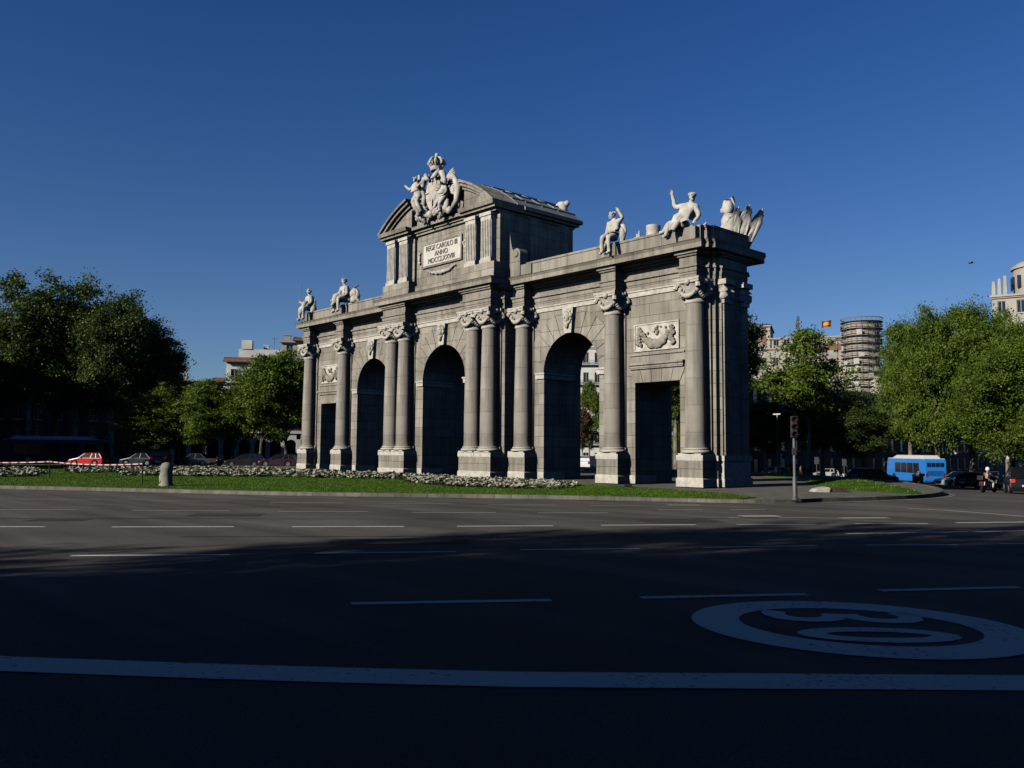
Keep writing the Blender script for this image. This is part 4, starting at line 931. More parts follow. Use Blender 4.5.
def trunk(H, z0, L, r0, m, seed, lean=0.0):
    g = np.random.default_rng(seed); mb = MB(); top = H*.72; path = []; rr = []
    for i in range(9): t = i/8; path.append((lean*t+.15*math.sin(3*t+seed), .12*math.cos(4*t+seed)-.12*math.cos(seed), -.3+t*(top+.3))); rr.append(r0*(1.25 if i == 0 else 1)*(1-.78*t))
    mb.tube(path, rr, 10)
    for x, y, z, r_ in L[:26]:
        zb = max(z0*.7, min(z-abs(x)*.7-abs(y)*.7-.5, top*.95)); k = min(8, max(0, (zb+.3)/(top+.3)*8)); p = Vector(path[int(k)]).lerp(Vector(path[min(8, int(k)+1)]), k-int(k))
        e = p.lerp(Vector((x, y, z)), .72); mid = p.lerp(e, .5)+Vector((g.normal(0, .15), g.normal(0, .15), .35)); r1 = r0*(1-.78*k/8)*.55
        mb.tube([p, p.lerp(mid, .5)+Vector((0, 0, .1)), mid, e], [r1, r1*.8, r1*.5, r1*.14], 6)
    return mb.mesh('trunk', m, smooth=True)
PROTO = {}
def proto(name, H, z0, rad, nlobe, nclump, nleaf, leaf, lm, bm_, r0, seed, top=1.0):
    cm, L = crown(seed, H, z0, rad, nlobe, nclump, nleaf, leaf, M[lm], top); PROTO[name] = (H, rad, cm, trunk(H, z0, L, r0, M[bm_], seed))
proto('tall_a', 22, 3.5, 5.4, 44, 420, 62000, .17, 'leaf_dark', 'bark_pale', .42, 3, 1.35)
proto('tall_b', 22, 3.8, 5.0, 38, 380, 56000, .17, 'leaf_dark', 'bark_pale', .40, 8, 1.35)
proto('tall_c', 21, 2.6, 6.2, 54, 460, 68000, .17, 'leaf', 'bark_pale', .46, 21)
proto('tall_d', 20, 2.4, 6.6, 52, 440, 68000, .17, 'leaf', 'bark_pale', .44, 35)
proto('mid_a', 15, 3.0, 4.4, 36, 320, 36000, .16, 'leaf_light', 'bark', .26, 41)
proto('mid_b', 15, 3.0, 4.8, 38, 320, 36000, .16, 'leaf_light', 'bark', .26, 52, .6)
proto('slim', 12, 4.8, 3.3, 34, 165, 13500, .13, 'leaf_light', 'bark_pale', .16, 63)
proto('copper', 11, 2.5, 3.2, 26, 160, 12000, .2, 'leaf_red', 'bark', .2, 77)
proto('airy', 18, 4.5, 5.5, 34, 110, 9000, .2, 'leaf', 'bark_pale', .36, 91)
ntree = 0
def tree(kind, loc, H, wide, label, name='tree', group=None, rz=None):
    global ntree; ntree += 1
    h0, r0, cm, tm = PROTO[kind]; sx = wide/2/r0
    t = thing(name, label, 'tree', loc, rz if rz is not None else (ntree*2.39996) % (2*PI), group, (sx, sx, H/h0))
    link('trunk', tm, t); link('crown', cm, t); return t
def tree_px(kind, px, w_, ytop, wpx, label, name='tree', group=None, rz=None):
    p = spot(px, w_); return tree(kind, p, ztop(px, ytop, w_)-p.z, wpx*w_/FPX, label, name, group, rz)
G1 = 'dark plane trees beyond the left of the square'
for px, w_, yt, wp, k, lab in ((-22, 132, 302, 98, 'tall_b', 'dark plane tree cut by the left edge of the picture'), (28, 130, 274, 96, 'tall_a', 'tallest dark plane tree, standing over the front half of the parked bus at left'),
        (76, 133, 281, 84, 'tall_b', 'dark plane tree standing over the rear half of the parked bus'), (112, 129, 294, 80, 'tall_a', 'dark plane tree directly above the red car'),
        (146, 134, 326, 72, 'tall_b', 'dark plane tree between the red car tree and the edge of the dark group'), (164, 138, 354, 48, 'tall_a', 'lowest and rightmost of the dark plane trees at left'), (54, 150, 308, 104, 'tall_a', 'dark plane tree half hidden in the second row behind the parked bus'), (128, 152, 325, 94, 'tall_b', 'dark plane tree in the second row behind the dark cars')):
    tree_px(k, px, w_, yt, wp, lab, 'plane_tree', G1)
G2 = 'lit street trees left of the arch'
for px, w_, yt, wp, k, lab in ((150, 106, 400, 66, 'mid_a', 'low green street tree showing under the dark plane trees'), (182, 108, 389, 66, 'mid_b', 'light green street tree right beside the dark group'), (209, 105, 381, 58, 'mid_a', 'green street tree under the stepped white house'),
        (234, 107, 375, 64, 'mid_b', 'light green street tree in front of the white house'), (262, 104, 357, 68, 'mid_a', 'green street tree, second to the left of the arch'), (288, 107, 352, 66, 'mid_a', 'green street tree touching the left end column of the arch'),
        (316, 112, 356, 56, 'mid_a', 'green street tree half hidden behind the left end of the arch'), (166, 118, 386, 60, 'mid_b', 'farther light street tree between the two left groups')):
    tree_px(k, px, w_, yt, wp, lab, 'street_tree', G2)
tree_px('slim', 806, 74, 329, 92, 'slender lone tree with a forked pale trunk behind the traffic light', 'street_tree', rz=1.0)
G3 = 'dense plane trees on the right'
for px, w_, yt, wp, k, lab in ((910, 112, 324, 66, 'tall_c', 'leftmost dense plane tree of the right group, behind the blue bus'), (938, 106, 311, 82, 'tall_d', 'plane tree with a thick pale trunk just right of the blue bus'), (972, 110, 305, 88, 'tall_c', 'plane tree above the white car on the right'),
        (1008, 104, 320, 92, 'tall_d', 'plane tree above the scooter rider'), (1050, 98, 314, 96, 'tall_c', 'plane tree cut by the right edge of the picture'), (1010, 76, 342, 100, 'tall_d', 'nearest and lowest plane tree of the right group, above the black car'), (918, 132, 344, 80, 'tall_c', 'plane tree in the second row behind the blue bus')):
    tree_px(k, px, w_, yt, wp, lab, 'plane_tree', G3)
G4 = 'shaded trees behind the square'
for px, w_, yt, wp, k, lab in ((766, 121, 402, 62, 'tall_b', 'shaded tree right beside the dark facade behind the arch'), (822, 122, 384, 66, 'tall_a', 'shaded tree behind the lone slender tree'), (862, 126, 392, 60, 'tall_b', 'shaded tree below the scaffolded tower'), (846, 118, 404, 70, 'tall_a', 'deepest shaded tree behind the white cars'),
        (590, 150, 382, 26, 'mid_a', 'green tree seen through the right arch of the gate'), (679, 130, 388, 30, 'mid_a', 'green tree seen through the right doorway of the gate')):
    tree_px(k, px, w_, yt, wp, lab, 'tree', G4)
for i, (x, y) in enumerate(((-16, 49), (-10, 44), (-11, 53), (-34, 62), (-28, 75))):  # mostly hidden trees, added chiefly to shade the street beyond
    tree(('tall_b', 'tall_a')[i % 2], (x, y, ground(x, y)), 22.5, 9.5, 'plane tree added behind the gate and mostly hidden by it', 'plane_tree', 'added plane trees behind the gate')
tree_px('copper', 583, 128, 408, 20, 'copper leaved tree seen through the right arch of the gate', 'tree')
# trees on the near side of the road, behind the viewer, whose shade falls over the lanes
G5 = 'trees along the near pavement'
for i, (x, y, Ht, wd, k) in enumerate(((34.2, -66, 15.6, 8.0, 'airy'), (37.0, -63.5, 18.4, 8.0, 'airy'), (40.2, -61, 22.6, 8.4, 'airy'), (41.5, -66, 20, 8, 'tall_c'), (45.5, -60, 22, 10, 'tall_c'), (52.5, -61, 20, 10, 'tall_d'), (37.6, -70, 15.5, 8, 'tall_c'),
        (57, -48, 16, 13, 'tall_d'), (63, -38.5, 16, 12.5, 'tall_c'), (50.5, -52, 16.5, 11.5, 'tall_c'), (45.6, -58.5, 15, 10, 'tall_d'), (70, -31, 16, 13, 'tall_d'), (64, -50, 17, 13, 'tall_c'))):
    tree(k, (x, y, .3), Ht, wd, 'plane tree on the near pavement behind the viewer, shading the lanes', 'plane_tree', G5)
# ================================================================== BUILDINGS
def wallmat(name, col, var=.12): return mat(name, col, .9, var=var, scale=.35, bump=.15, bscale=5, spec=.15)
M['w_white'] = wallmat('white_render', (.78, .76, .70)); M['w_beige'] = wallmat('beige_render', (.42, .37, .29)); M['w_dark'] = wallmat('shade_dark_wall', (.085, .075, .065))  # dark wall: shade put into the colour of the facades in shadow
M['w_pale'] = wallmat('pale_stone_wall', (.50, .46, .39)); M['w_brick'] = mat('brick_infill', (.30, .16, .11), .9, var=.2, scale=2, spec=.1); M['tile'] = mat('clay_tile', (.22, .12, .085), .9, var=.25, scale=2, bump=.3, spec=.1)
M['slate'] = mat('dark_roof', (.07, .07, .075), .8, var=.2, scale=1.5, spec=.2); M['frame_w'] = mat('window_frame_paint', (.5, .5, .48), .6, var=.08, scale=3); M['rail'] = mat('balcony_iron', (.03, .03, .032), .6, var=.2, scale=4)
M['shutter'] = mat('window_shutter', (.24, .20, .16), .8, var=.2, scale=3)
WIN = {}
def win_me(w_, h_, arch=False):
    key = (round(w_, 2), round(h_, 2), arch)
    if key not in WIN:
        f = MB(); t = .09
        f.box(-w_/2, -w_/2+t, .16, .24, 0, h_); f.box(w_/2-t, w_/2, .16, .24, 0, h_); f.box(-w_/2+t, w_/2-t, .16, .24, 0, t); f.box(-w_/2+t, w_/2-t, .16, .24, h_-t, h_); f.box(-.04, .04, .17, .23, t, h_-t)
        f.box(-w_/2-.1, w_/2+.1, -.16, .05, -.14, -.01)
        p = MB(); p.box(-w_/2+t, w_/2-t, .2, .23, t, h_-t)
        WIN[key] = (f.mesh('window', M['frame_w']), p.mesh('pane', M['glass']))
    return WIN[key]
def facade(root, wm, x0, x1, z0, z1, y, rows, cols, ww, wh, sill=.9, side=None, rot=0, origin=(0, 0), cornice=True, skip=()):
    """one wall with real openings, in the local frame turned by rot about origin; windows are parts of root"""
    fh = (z1-z0)/rows; bw = (x1-x0)/cols; mb = MB(); D = .34
    for r_ in range(rows):
        zb = z0+r_*fh+sill*min(1, fh/3); zt = min(zb+wh, z0+(r_+1)*fh-.25)
        mb.box(x0, x1, y, y+D, z0+r_*fh, zb); mb.box(x0, x1, y, y+D, zt, z0+(r_+1)*fh)
        for c_ in range(cols+1):
            a = x0 if c_ == 0 else x0+(c_-.5)*bw+ww/2; b = x1 if c_ == cols else x0+(c_+.5)*bw-ww/2
            mb.box(a, b, y, y+D, zb, zt)
        mb.box(x0-.05, x1+.05, y-.1, y-.002, z0+(r_+1)*fh-.16, z0+(r_+1)*fh-.02)
    if cornice: mb.box(x0-.3, x1+.3, y-.55, y-.102, z1-.25, z1+.1); mb.box(x0-.15, x1+.15, y-.3, y-.102, z1-.5, z1-.25)
    w_o = mb.build('wall', wm, root); T = Matrix.Translation((origin[0], origin[1], 0)) @ Matrix.Rotation(rot, 4, 'Z')
    w_o.matrix_local = T
    for r_ in range(rows):
        zb = z0+r_*fh+sill*min(1, fh/3); zt = min(zb+wh, z0+(r_+1)*fh-.25)
        f, p = win_me(ww-.01, zt-zb-.01)
        for c_ in range(cols):
            if (r_, c_) in skip: continue
            o = link('window', f, root); o.matrix_local = T @ Matrix.Translation((x0+(c_+.5)*bw, y, zb)); link('pane', p, o)
    return w_o
def core(root, m, x0, x1, y0, y1, z0, z1, name='body'): mb = MB(); mb.box(x0, x1, y0, y1, z0, z1); return mb.build(name, m, root)
FACE = math.atan2(.741, .672)                        # local -Y turned to the viewer
def bld(name, label, px, w_, rz):
    p = spot(px, w_); return thing(name, label, 'building', p, rz), p.z
V2C = math.atan2(-FH.x, FH.y)*0 + YAW                # rotation making local -Y face the camera
def chimney(root, x, y, z, h, m='w_white', s=.6):
    mb = MB(); mb.box(x-s, x+s, y-s, y+s, z, z+h); mb.box(x-s-.12, x+s+.12, y-s-.12, y+s+.12, z+h, z+h+.2); mb.build('chimney', M[m], root)
def zl(px, py, w_, z): return ztop(px, py, w_)-z
# stepped white house, left
t, z = bld('apartment_building', 'stepped white apartment house with tiled terraces above the left street trees', 250, 190, YAW+.18)
sc1 = 190/FPX; h1 = zl(250, 382, 190, z); h2 = zl(250, 360, 190, z); h3 = zl(250, 347, 190, z)
facade(t, M['w_white'], -8, 9, 0, h1, 0, 5, 6, 1.3, 2.1); core(t, M['w_white'], -7.9, 8.9, .34, 12, 0, h1-.05)
facade(t, M['w_white'], -5.6, 9, h1+.1, h2, 1.6, 1, 4, 1.6, 2.0); core(t, M['w_white'], -5.5, 8.9, 1.94, 12, h1-.04, h2-.05)
mb = MB(); mb.prism([(.6, h2-.2), (2.4, h2+.9), (2.4, h2+.7), (.6, h2-.4)], -6.2, 9.2, 'x'); mb.prism([(-1, h1+.1), (1.5, h1+1.0), (1.5, h1+.8), (-1, h1-.1)], -8.3, -5.7, 'x'); mb.build('roof', M['tile'], t)
core(t, M['w_white'], -3.2, 9, 3.2, 12, h2-.04, h3); core(t, M['w_white'], -2.6, -.3, 3.0, 5.4, h3, h3+2.0, 'stair_tower'); chimney(t, 2.6, 6, h3, 1.1); chimney(t, 6.5, 7, h3, .8)
facade(t, M['w_white'], -8+.2, 8, 0, h1, 0, 5, 5, 1.3, 2.1, rot=PI/2, origin=(9.36, 4.2))
mb = MB(); mb.tube([(4.5, 4, h3), (4.5, 4, h3+3)], .04, 5); mb.tube([(3.9, 4, h3+2.6), (5.1, 4, h3+2.6)], .03, 5); mb.build('aerial', M['darksteel'], t)
# beige house by the left end of the arch
t, z = bld('apartment_building', 'tall beige apartment house showing beside the left end columns of the arch', 297, 172, YAW+.2)
hh = zl(295, 341, 172, z); facade(t, M['w_pale'], -3.4, 10, 0, hh, 0, 7, 4, 1.3, 2.0); core(t, M['w_pale'], -3.3, 9.9, .34, 12, 0, hh-.02); mb = MB(); mb.prism([(-1, hh+.1), (5, hh+1.6), (12, hh+.1)], -1.2, 10.4, 'x'); mb.build('roof', M['tile'], t); chimney(t, -2.4, 3, hh, 1.5, 'w_pale')
# low pale house, left
t, z = bld('apartment_building', 'small cream house with a tower peeping between the dark trees and the street trees', 184, 200, YAW+.3)
hh = zl(184, 380, 200, z); facade(t, M['w_pale'], -6, 9, 0, hh, 0, 5, 5, 1.3, 2.0); core(t, M['w_pale'], -5.9, 8.9, .34, 10, 0, hh); core(t, M['w_white'], -1.2, .4, 1, 3, hh, hh+3.2, 'tower')
# arcade at street level behind the left trees
t, z = bld('arcade_building', 'low pale arcade of arches and pillars behind the left street trees', 246, 121, YAW+.3)
mb = MB(); x = -12.0; A = []
while x < 9:
    mb.box(x, x+.62, 0, .6, 0, 3.4); cxa = x+.62+.75
    mb.prism([(cxa-.75, 4.2), (cxa-.75, 2.6)] + [(cxa-.75*math.cos(PI*i/10), 2.6+.75*math.sin(PI*i/10)) for i in range(1, 10)] + [(cxa+.75, 2.6), (cxa+.75, 4.2)], .05, .55); A.append(cxa); x += 2.12
mb.box(-12.2, x, -.12, .7, 4.2, 4.6); mb.build('arcade', M['w_white'], t); core(t, M['w_dark'], -12, x-.1, 2.4, 6, 0, 4.5)
mb = MB(); mb.box(-12.2, x, .7, 6.1, 4.62, 4.8); mb.build('roof', M['tile'], t)
# dark shaded facade behind the right end of the arch
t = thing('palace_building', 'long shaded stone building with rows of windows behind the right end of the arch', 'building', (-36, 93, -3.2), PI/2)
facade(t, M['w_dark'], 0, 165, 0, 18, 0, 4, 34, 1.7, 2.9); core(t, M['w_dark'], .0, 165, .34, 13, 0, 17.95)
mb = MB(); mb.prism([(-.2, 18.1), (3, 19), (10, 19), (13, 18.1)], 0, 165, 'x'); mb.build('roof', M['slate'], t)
# lit stepped palace top
t, z = bld('palace_building', 'sunlit pale stone building with brick panels and stepped roof above the lone tree', 775, 262, YAW-.35)
ha = zl(770, 348, 262, z); hb = zl(770, 324, 262, z)
facade(t, M['w_pale'], -12, 24, 0, ha, 0, 6, 10, 1.5, 2.6); core(t, M['w_pale'], -11.9, 23.9, .34, 20, 0, ha-.05)
facade(t, M['w_pale'], -12, -1, ha+.1, hb, .6, 2, 3, 1.4, 2.2); core(t, M['w_pale'], -11.9, -1.1, .94, 20, ha-.04, hb)
facade(t, M['w_pale'], -.8, 24, ha+.1, ha+(hb-ha)*.45, 1.2, 1, 8, 1.6, 2.0); core(t, M['w_pale'], -.9, 23.9, 1.54, 20, ha-.04, ha+(hb-ha)*.45)
mb = MB(); [mb.box(x_, x_+1.3, .5, .58, ha+1, hb-1.2) for x_ in (-10.9, -7.2, -3.6)]; mb.build('brick_panel', M['w_brick'], t); mb = MB(); mb.box(-12.3, -.7, .1, 20.3, hb, hb+.5); mb.build('roof', M['slate'], t)
# brown-roofed block with flag
t, z = bld('palace_building', 'pale block with a brick band and pinnacles beside the scaffolded tower', 836, 255, YAW-.3)
ha = zl(836, 338, 255, z); facade(t, M['w_pale'], -10, 8, 0, ha, 0, 8, 6, 1.4, 2.2); core(t, M['w_pale'], -9.9, 7.9, .34, 14, 0, ha-.05); mb = MB(); mb.box(-8, 3, -.08, -.003, ha-3.4, ha-1.6); mb.build('brick_band', M['w_brick'], t)
for x_ in (3.2, 5.2, 7.2): mb = MB(); mb.box(x_-.35, x_+.35, 0, .7, ha, ha+1.6); mb.frustum((x_-.4, x_+.4, -.05, .75), (x_-.03, x_+.03, .3, .4), ha+1.6, ha+4.0); mb.build('pinnacle', M['w_pale'], t)
zr = ha
p = spot(824, 250); fz = p.z; ft = thing('flagpole', 'red and yellow flag flying from a pole above the lone tree', 'flag', p)
hp = ztop(824, 320, 250)-fz; mb = MB(); mb.tube([(0, 0, 0), (0, 0, hp)], [.14, .06], 7); mb.ball((0, 0, hp), .14); mb.build('pole', M['steel'], ft)
a0 = Vector((.67, .74, 0)); M['fl_red'] = mat('flag_red', (.42, .03, .03), .8, var=.08, scale=3); M['fl_yel'] = mat('flag_yellow', (.75, .42, .02), .8, var=.08, scale=3)
for nm, v0, v1, mm in (('flag_stripe', 0, .25, 'fl_red'), ('flag_stripe', .25, .75, 'fl_yel'), ('flag_stripe', .75, 1, 'fl_red')):
    mb = MB(); vs = []; nn = 12
    for i in range(nn+1):
        for v in (v0, v1): s_ = i/nn; pp = a0*(2.9*s_)*(-1 if True else 1)*-1; wv = Vector((-.74, .67, 0))*(.28*math.sin(s_*7+v)); vs.append(pp+wv+Vector((0, 0, hp-.15-1.9*v+.9*s_-.5*s_*s_)))
    mb.add(vs, [(2*i, 2*i+1, 2*i+3, 2*i+2) for i in range(nn)]); mb.build(nm, M[mm], ft, smooth=True)
# lattice mast
p = spot(800, 248); t = thing('radio_mast', 'thin lattice aerial mast on a roof behind the lone tree', 'mast', p); h0, h1_ = ztop(800, 345, 248)-p.z, ztop(800, 315, 248)-p.z
mb = MB(); q = .45
for sx in (-q, q):
    for sy in (-q, q): mb.tube([(sx, sy, 0), (sx, sy, h0), (sx*.5, sy*.5, h1_)], .07, 5)
k = h0-8
while k < h1_-1: mb.tube([(-q, -q, k), (q, -q, k+1)], .05, 4); mb.tube([(q, q, k), (-q, q, k+1)], .05, 4); k += 1
mb.build('lattice', M['darksteel'], t)
mb = MB(); [mb.box(-1.1, 1.1, -.2, .2, h1_-2.2-1.2*i, h1_-1.5-1.2*i) for i in range(2)]; mb.tube([(0, 0, h1_-3), (0, 0, h1_+1.2)], .05, 5); mb.build('antennas', M['steel'], t)
# round tower in scaffolding
p = spot(864, 235); t = thing('round_tower', 'round stone tower wrapped in scaffolding, above the trees right of the flag', 'tower', p); H = ztop(864, 322, 235)-p.z; rt = 4.5
mb = MB(); mb.lathe([(rt, 0), (rt, H-.6), (rt+.3, H-.5), (rt+.3, H)], seg=28); mb.build('drum', M['w_pale'], t, smooth=True, angle=R(40))
mb = MB(); pl_ = MB()
for k in range(22): a = 2*PI*k/22; mb.tube([((rt+.5)*math.cos(a), (rt+.5)*math.sin(a), H-22), ((rt+.5)*math.cos(a), (rt+.5)*math.sin(a), H+.9)], .06, 5)
for j in range(11):
    zz = H-20+2*j; pl_.lathe([(rt+.15, zz), (rt+1.05, zz), (rt+1.05, zz+.12), (rt+.15, zz+.12)], seg=28, cap=False); pl_.lathe([(rt+1.0, zz+.9), (rt+1.06, zz+.9), (rt+1.06, zz+1.15), (rt+1.0, zz+1.15)], seg=28, cap=False)
mb.build('scaffold_poles', M['steel'], t); pl_.build('scaffold_decks', mat('scaffold_boards', (.20, .15, .11), .9, var=.3, scale=2), t)
sh_ = MB()
for k in range(60): a = RNG.uniform(0, 2*PI); zz = H-20+2*RNG.integers(0, 10); sh_.lathe([(rt+1.08, zz+.2), (rt+1.08, zz+RNG.uniform(1.0, 1.8))], (0, 0, 0), 3, 'z', a, a+.25, cap=False)
sh_.build('netting', mat('scaffold_net', (.55, .52, .48), .9, var=.2, scale=2), t)
core(t, M['w_pale'], -3, 7.5, -3, 3, 0, zl(868, 378, 235, p.z), 'annexe')
# white corner tower, far right
t, z = bld('tower_building', 'white stone corner tower rising above the trees at the right edge', 1027, 148, YAW-.6)
H = zl(1015, 257, 148, z); H2 = zl(1005, 292, 148, z)
facade(t, M['w_pale'], -4.6, 10, 0, H2, 0, 8, 5, 1.3, 2.3); core(t, M['w_pale'], -4.5, 9.9, .34, 12, 0, H2-.05)
mb = MB(); mb.lathe([(4.2, H2), (4.2, H-1.2), (4.5, H-1.1), (4.5, H-.6), (4.2, H-.5), (3.6, H)], (2.6, 4.6, 0), 26); mb.build('rotunda', M['w_pale'], t, smooth=True, angle=R(40))
mb = MB()
for k in range(9): a = -PI+PI*k/8; c_, s_ = 2.6+4.22*math.cos(a), 4.6+4.22*math.sin(a); mb.box(c_-.35, c_+.35, s_-.2, s_+.2, H2+1.4, H-2.4)
mb.build('rotunda_windows', M['glass'], t)
for x_ in (-4.3, -3.4, -2.5): mb = MB(); mb.box(x_-.3, x_+.3, -.3, .3, H2, H2+1.2); mb.frustum((x_-.28, x_+.28, -.28, .28), (x_-.2, x_+.2, -.2, .2), H2+1.2, H2+2.6-(x_+4.3)*-.5); mb.build('pinnacle', M['w_pale'], t)
# building seen through the right arch
t, z = bld('apartment_building', 'pale apartment house with balconies seen through the right arch of the gate', 592, 200, YAW-.1)
hh = zl(592, 346, 200, z); facade(t, M['w_white'], -40, 8, 0, hh, 0, 6, 18, 1.3, 2.4); core(t, M['w_white'], -39.9, 7.9, .34, 12, 0, hh-.05)
mb = MB()
for j in range(1, 6):
    zz = hh/6*j+.3; mb.box(-7.6, 7.6, -.9, -.11, zz, zz+.15)
mb.build('balcony', M['w_pale'], t); mb = MB()
for j in range(1, 6):
    zz = hh/6*j+.45
    for k in range(76): mb.box(-7.6+.2*k, -7.57+.2*k, -.88, -.85, zz, zz+.95)
    mb.box(-7.6, 7.6, -.9, -.83, zz+.95, zz+1.0)
mb.build('railing', M['rail'], t)
# dark row closing the view low down behind the right trees
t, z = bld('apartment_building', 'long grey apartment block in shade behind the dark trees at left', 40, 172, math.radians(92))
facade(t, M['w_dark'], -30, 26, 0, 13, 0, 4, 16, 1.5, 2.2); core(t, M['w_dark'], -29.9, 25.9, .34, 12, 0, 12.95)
# houses on the near side, behind the viewer, that shade the road and the far left trees
t = thing('apartment_building', 'long apartment house behind the viewer whose shade covers the near lanes', 'building', (0, 0, 0))
t.location = (36, -74, .2)
facade(t, M['w_beige'], 0, 54, 0, 17.5, 0, 5, 14, 1.4, 2.2, cornice=False, rot=PI, origin=(54, 0)); core(t, M['w_beige'], 0, 54, -12, -.36, 0, 17.45)
t = thing('apartment_building', 'tall apartment house out of view at left whose shade covers the dark trees', 'building', (-165, -38, 0))
facade(t, M['w_beige'], 0, 106, 0, 25, 0, 7, 20, 1.4, 2.2, cornice=False, rot=PI, origin=(106, 0)); core(t, M['w_beige'], 0, 106, -14, -.36, 0, 24.9)

t = thing('apartment_building', 'long dark apartment row added out of view along the right side of the square', 'building', (74, 150, -1.5))  # unseen row, added to block low sky light from the right
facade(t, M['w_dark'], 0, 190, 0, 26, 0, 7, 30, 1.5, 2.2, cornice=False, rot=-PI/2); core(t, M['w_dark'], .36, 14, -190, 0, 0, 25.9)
t = thing('apartment_building', 'lower apartment house out of view at left whose shade covers the dark cars', 'building', (-50.5, -38, 0))
facade(t, M['w_beige'], 0, 16, 0, 15.5, 0, 4, 6, 1.4, 2.2, cornice=False, rot=PI, origin=(16, 0)); core(t, M['w_beige'], 0, 16, -12, -.36, 0, 15.4)
# ================================================================== VEHICLES
def heading(du, dw): v = RH*du+FH*dw; return math.atan2(v.y, v.x)
WH = {}
def wheel(parent, x, y, r, wd, side):
    key = (r, wd, side)
    if key not in WH:
        t = MB(); t.lathe([(r*.62, -wd/2), (r*.93, -wd/2), (r, -wd*.3), (r, wd*.3), (r*.93, wd/2), (r*.62, wd/2)], (0, 0, 0), 22, 'y', cap=False); t.lathe([(r*.62, -wd*.5), (r*.62, wd*.5)], (0,0,0), 22, 'y', cap=True)
        m = MB(); yo = side*wd*.5
        m.lathe([(r*.16, yo-side*.0), (r*.16, yo+side*.03)], (0, 0, 0), 12, 'y'); m.lathe([(r*.54, yo), (r*.62, yo), (r*.62, yo+side*.02), (r*.54, yo+side*.02)], (0, 0, 0), 22, 'y', cap=False)
        for k in range(5):
            a = 2*PI*k/5; d = Vector((math.cos(a), 0, math.sin(a))); n_ = Vector((-d.z, 0, d.x)); q = [d*r*.12-n_*r*.08, d*r*.12+n_*r*.08, d*r*.57+n_*r*.1, d*r*.57-n_*r*.1]
            m.add([v+Vector((0, yo, 0)) for v in q]+[v+Vector((0, yo+side*.025, 0)) for v in q], [(0,1,2,3), (7,6,5,4), (0,4,5,1), (1,5,6,2), (2,6,7,3), (3,7,4,0)])
        WH[key] = (t.mesh('tyre', M['tyre'], True, angle=R(40)), m.mesh('rim', M['rim']))
    w_ = link('wheel', WH[key][0], parent, (x, y, r)); link('rim', WH[key][1], w_); return w_
PAINT = {}
def paint(c):
    if c not in PAINT: PAINT[c] = carpaint('car_paint', c)
    return PAINT[c]
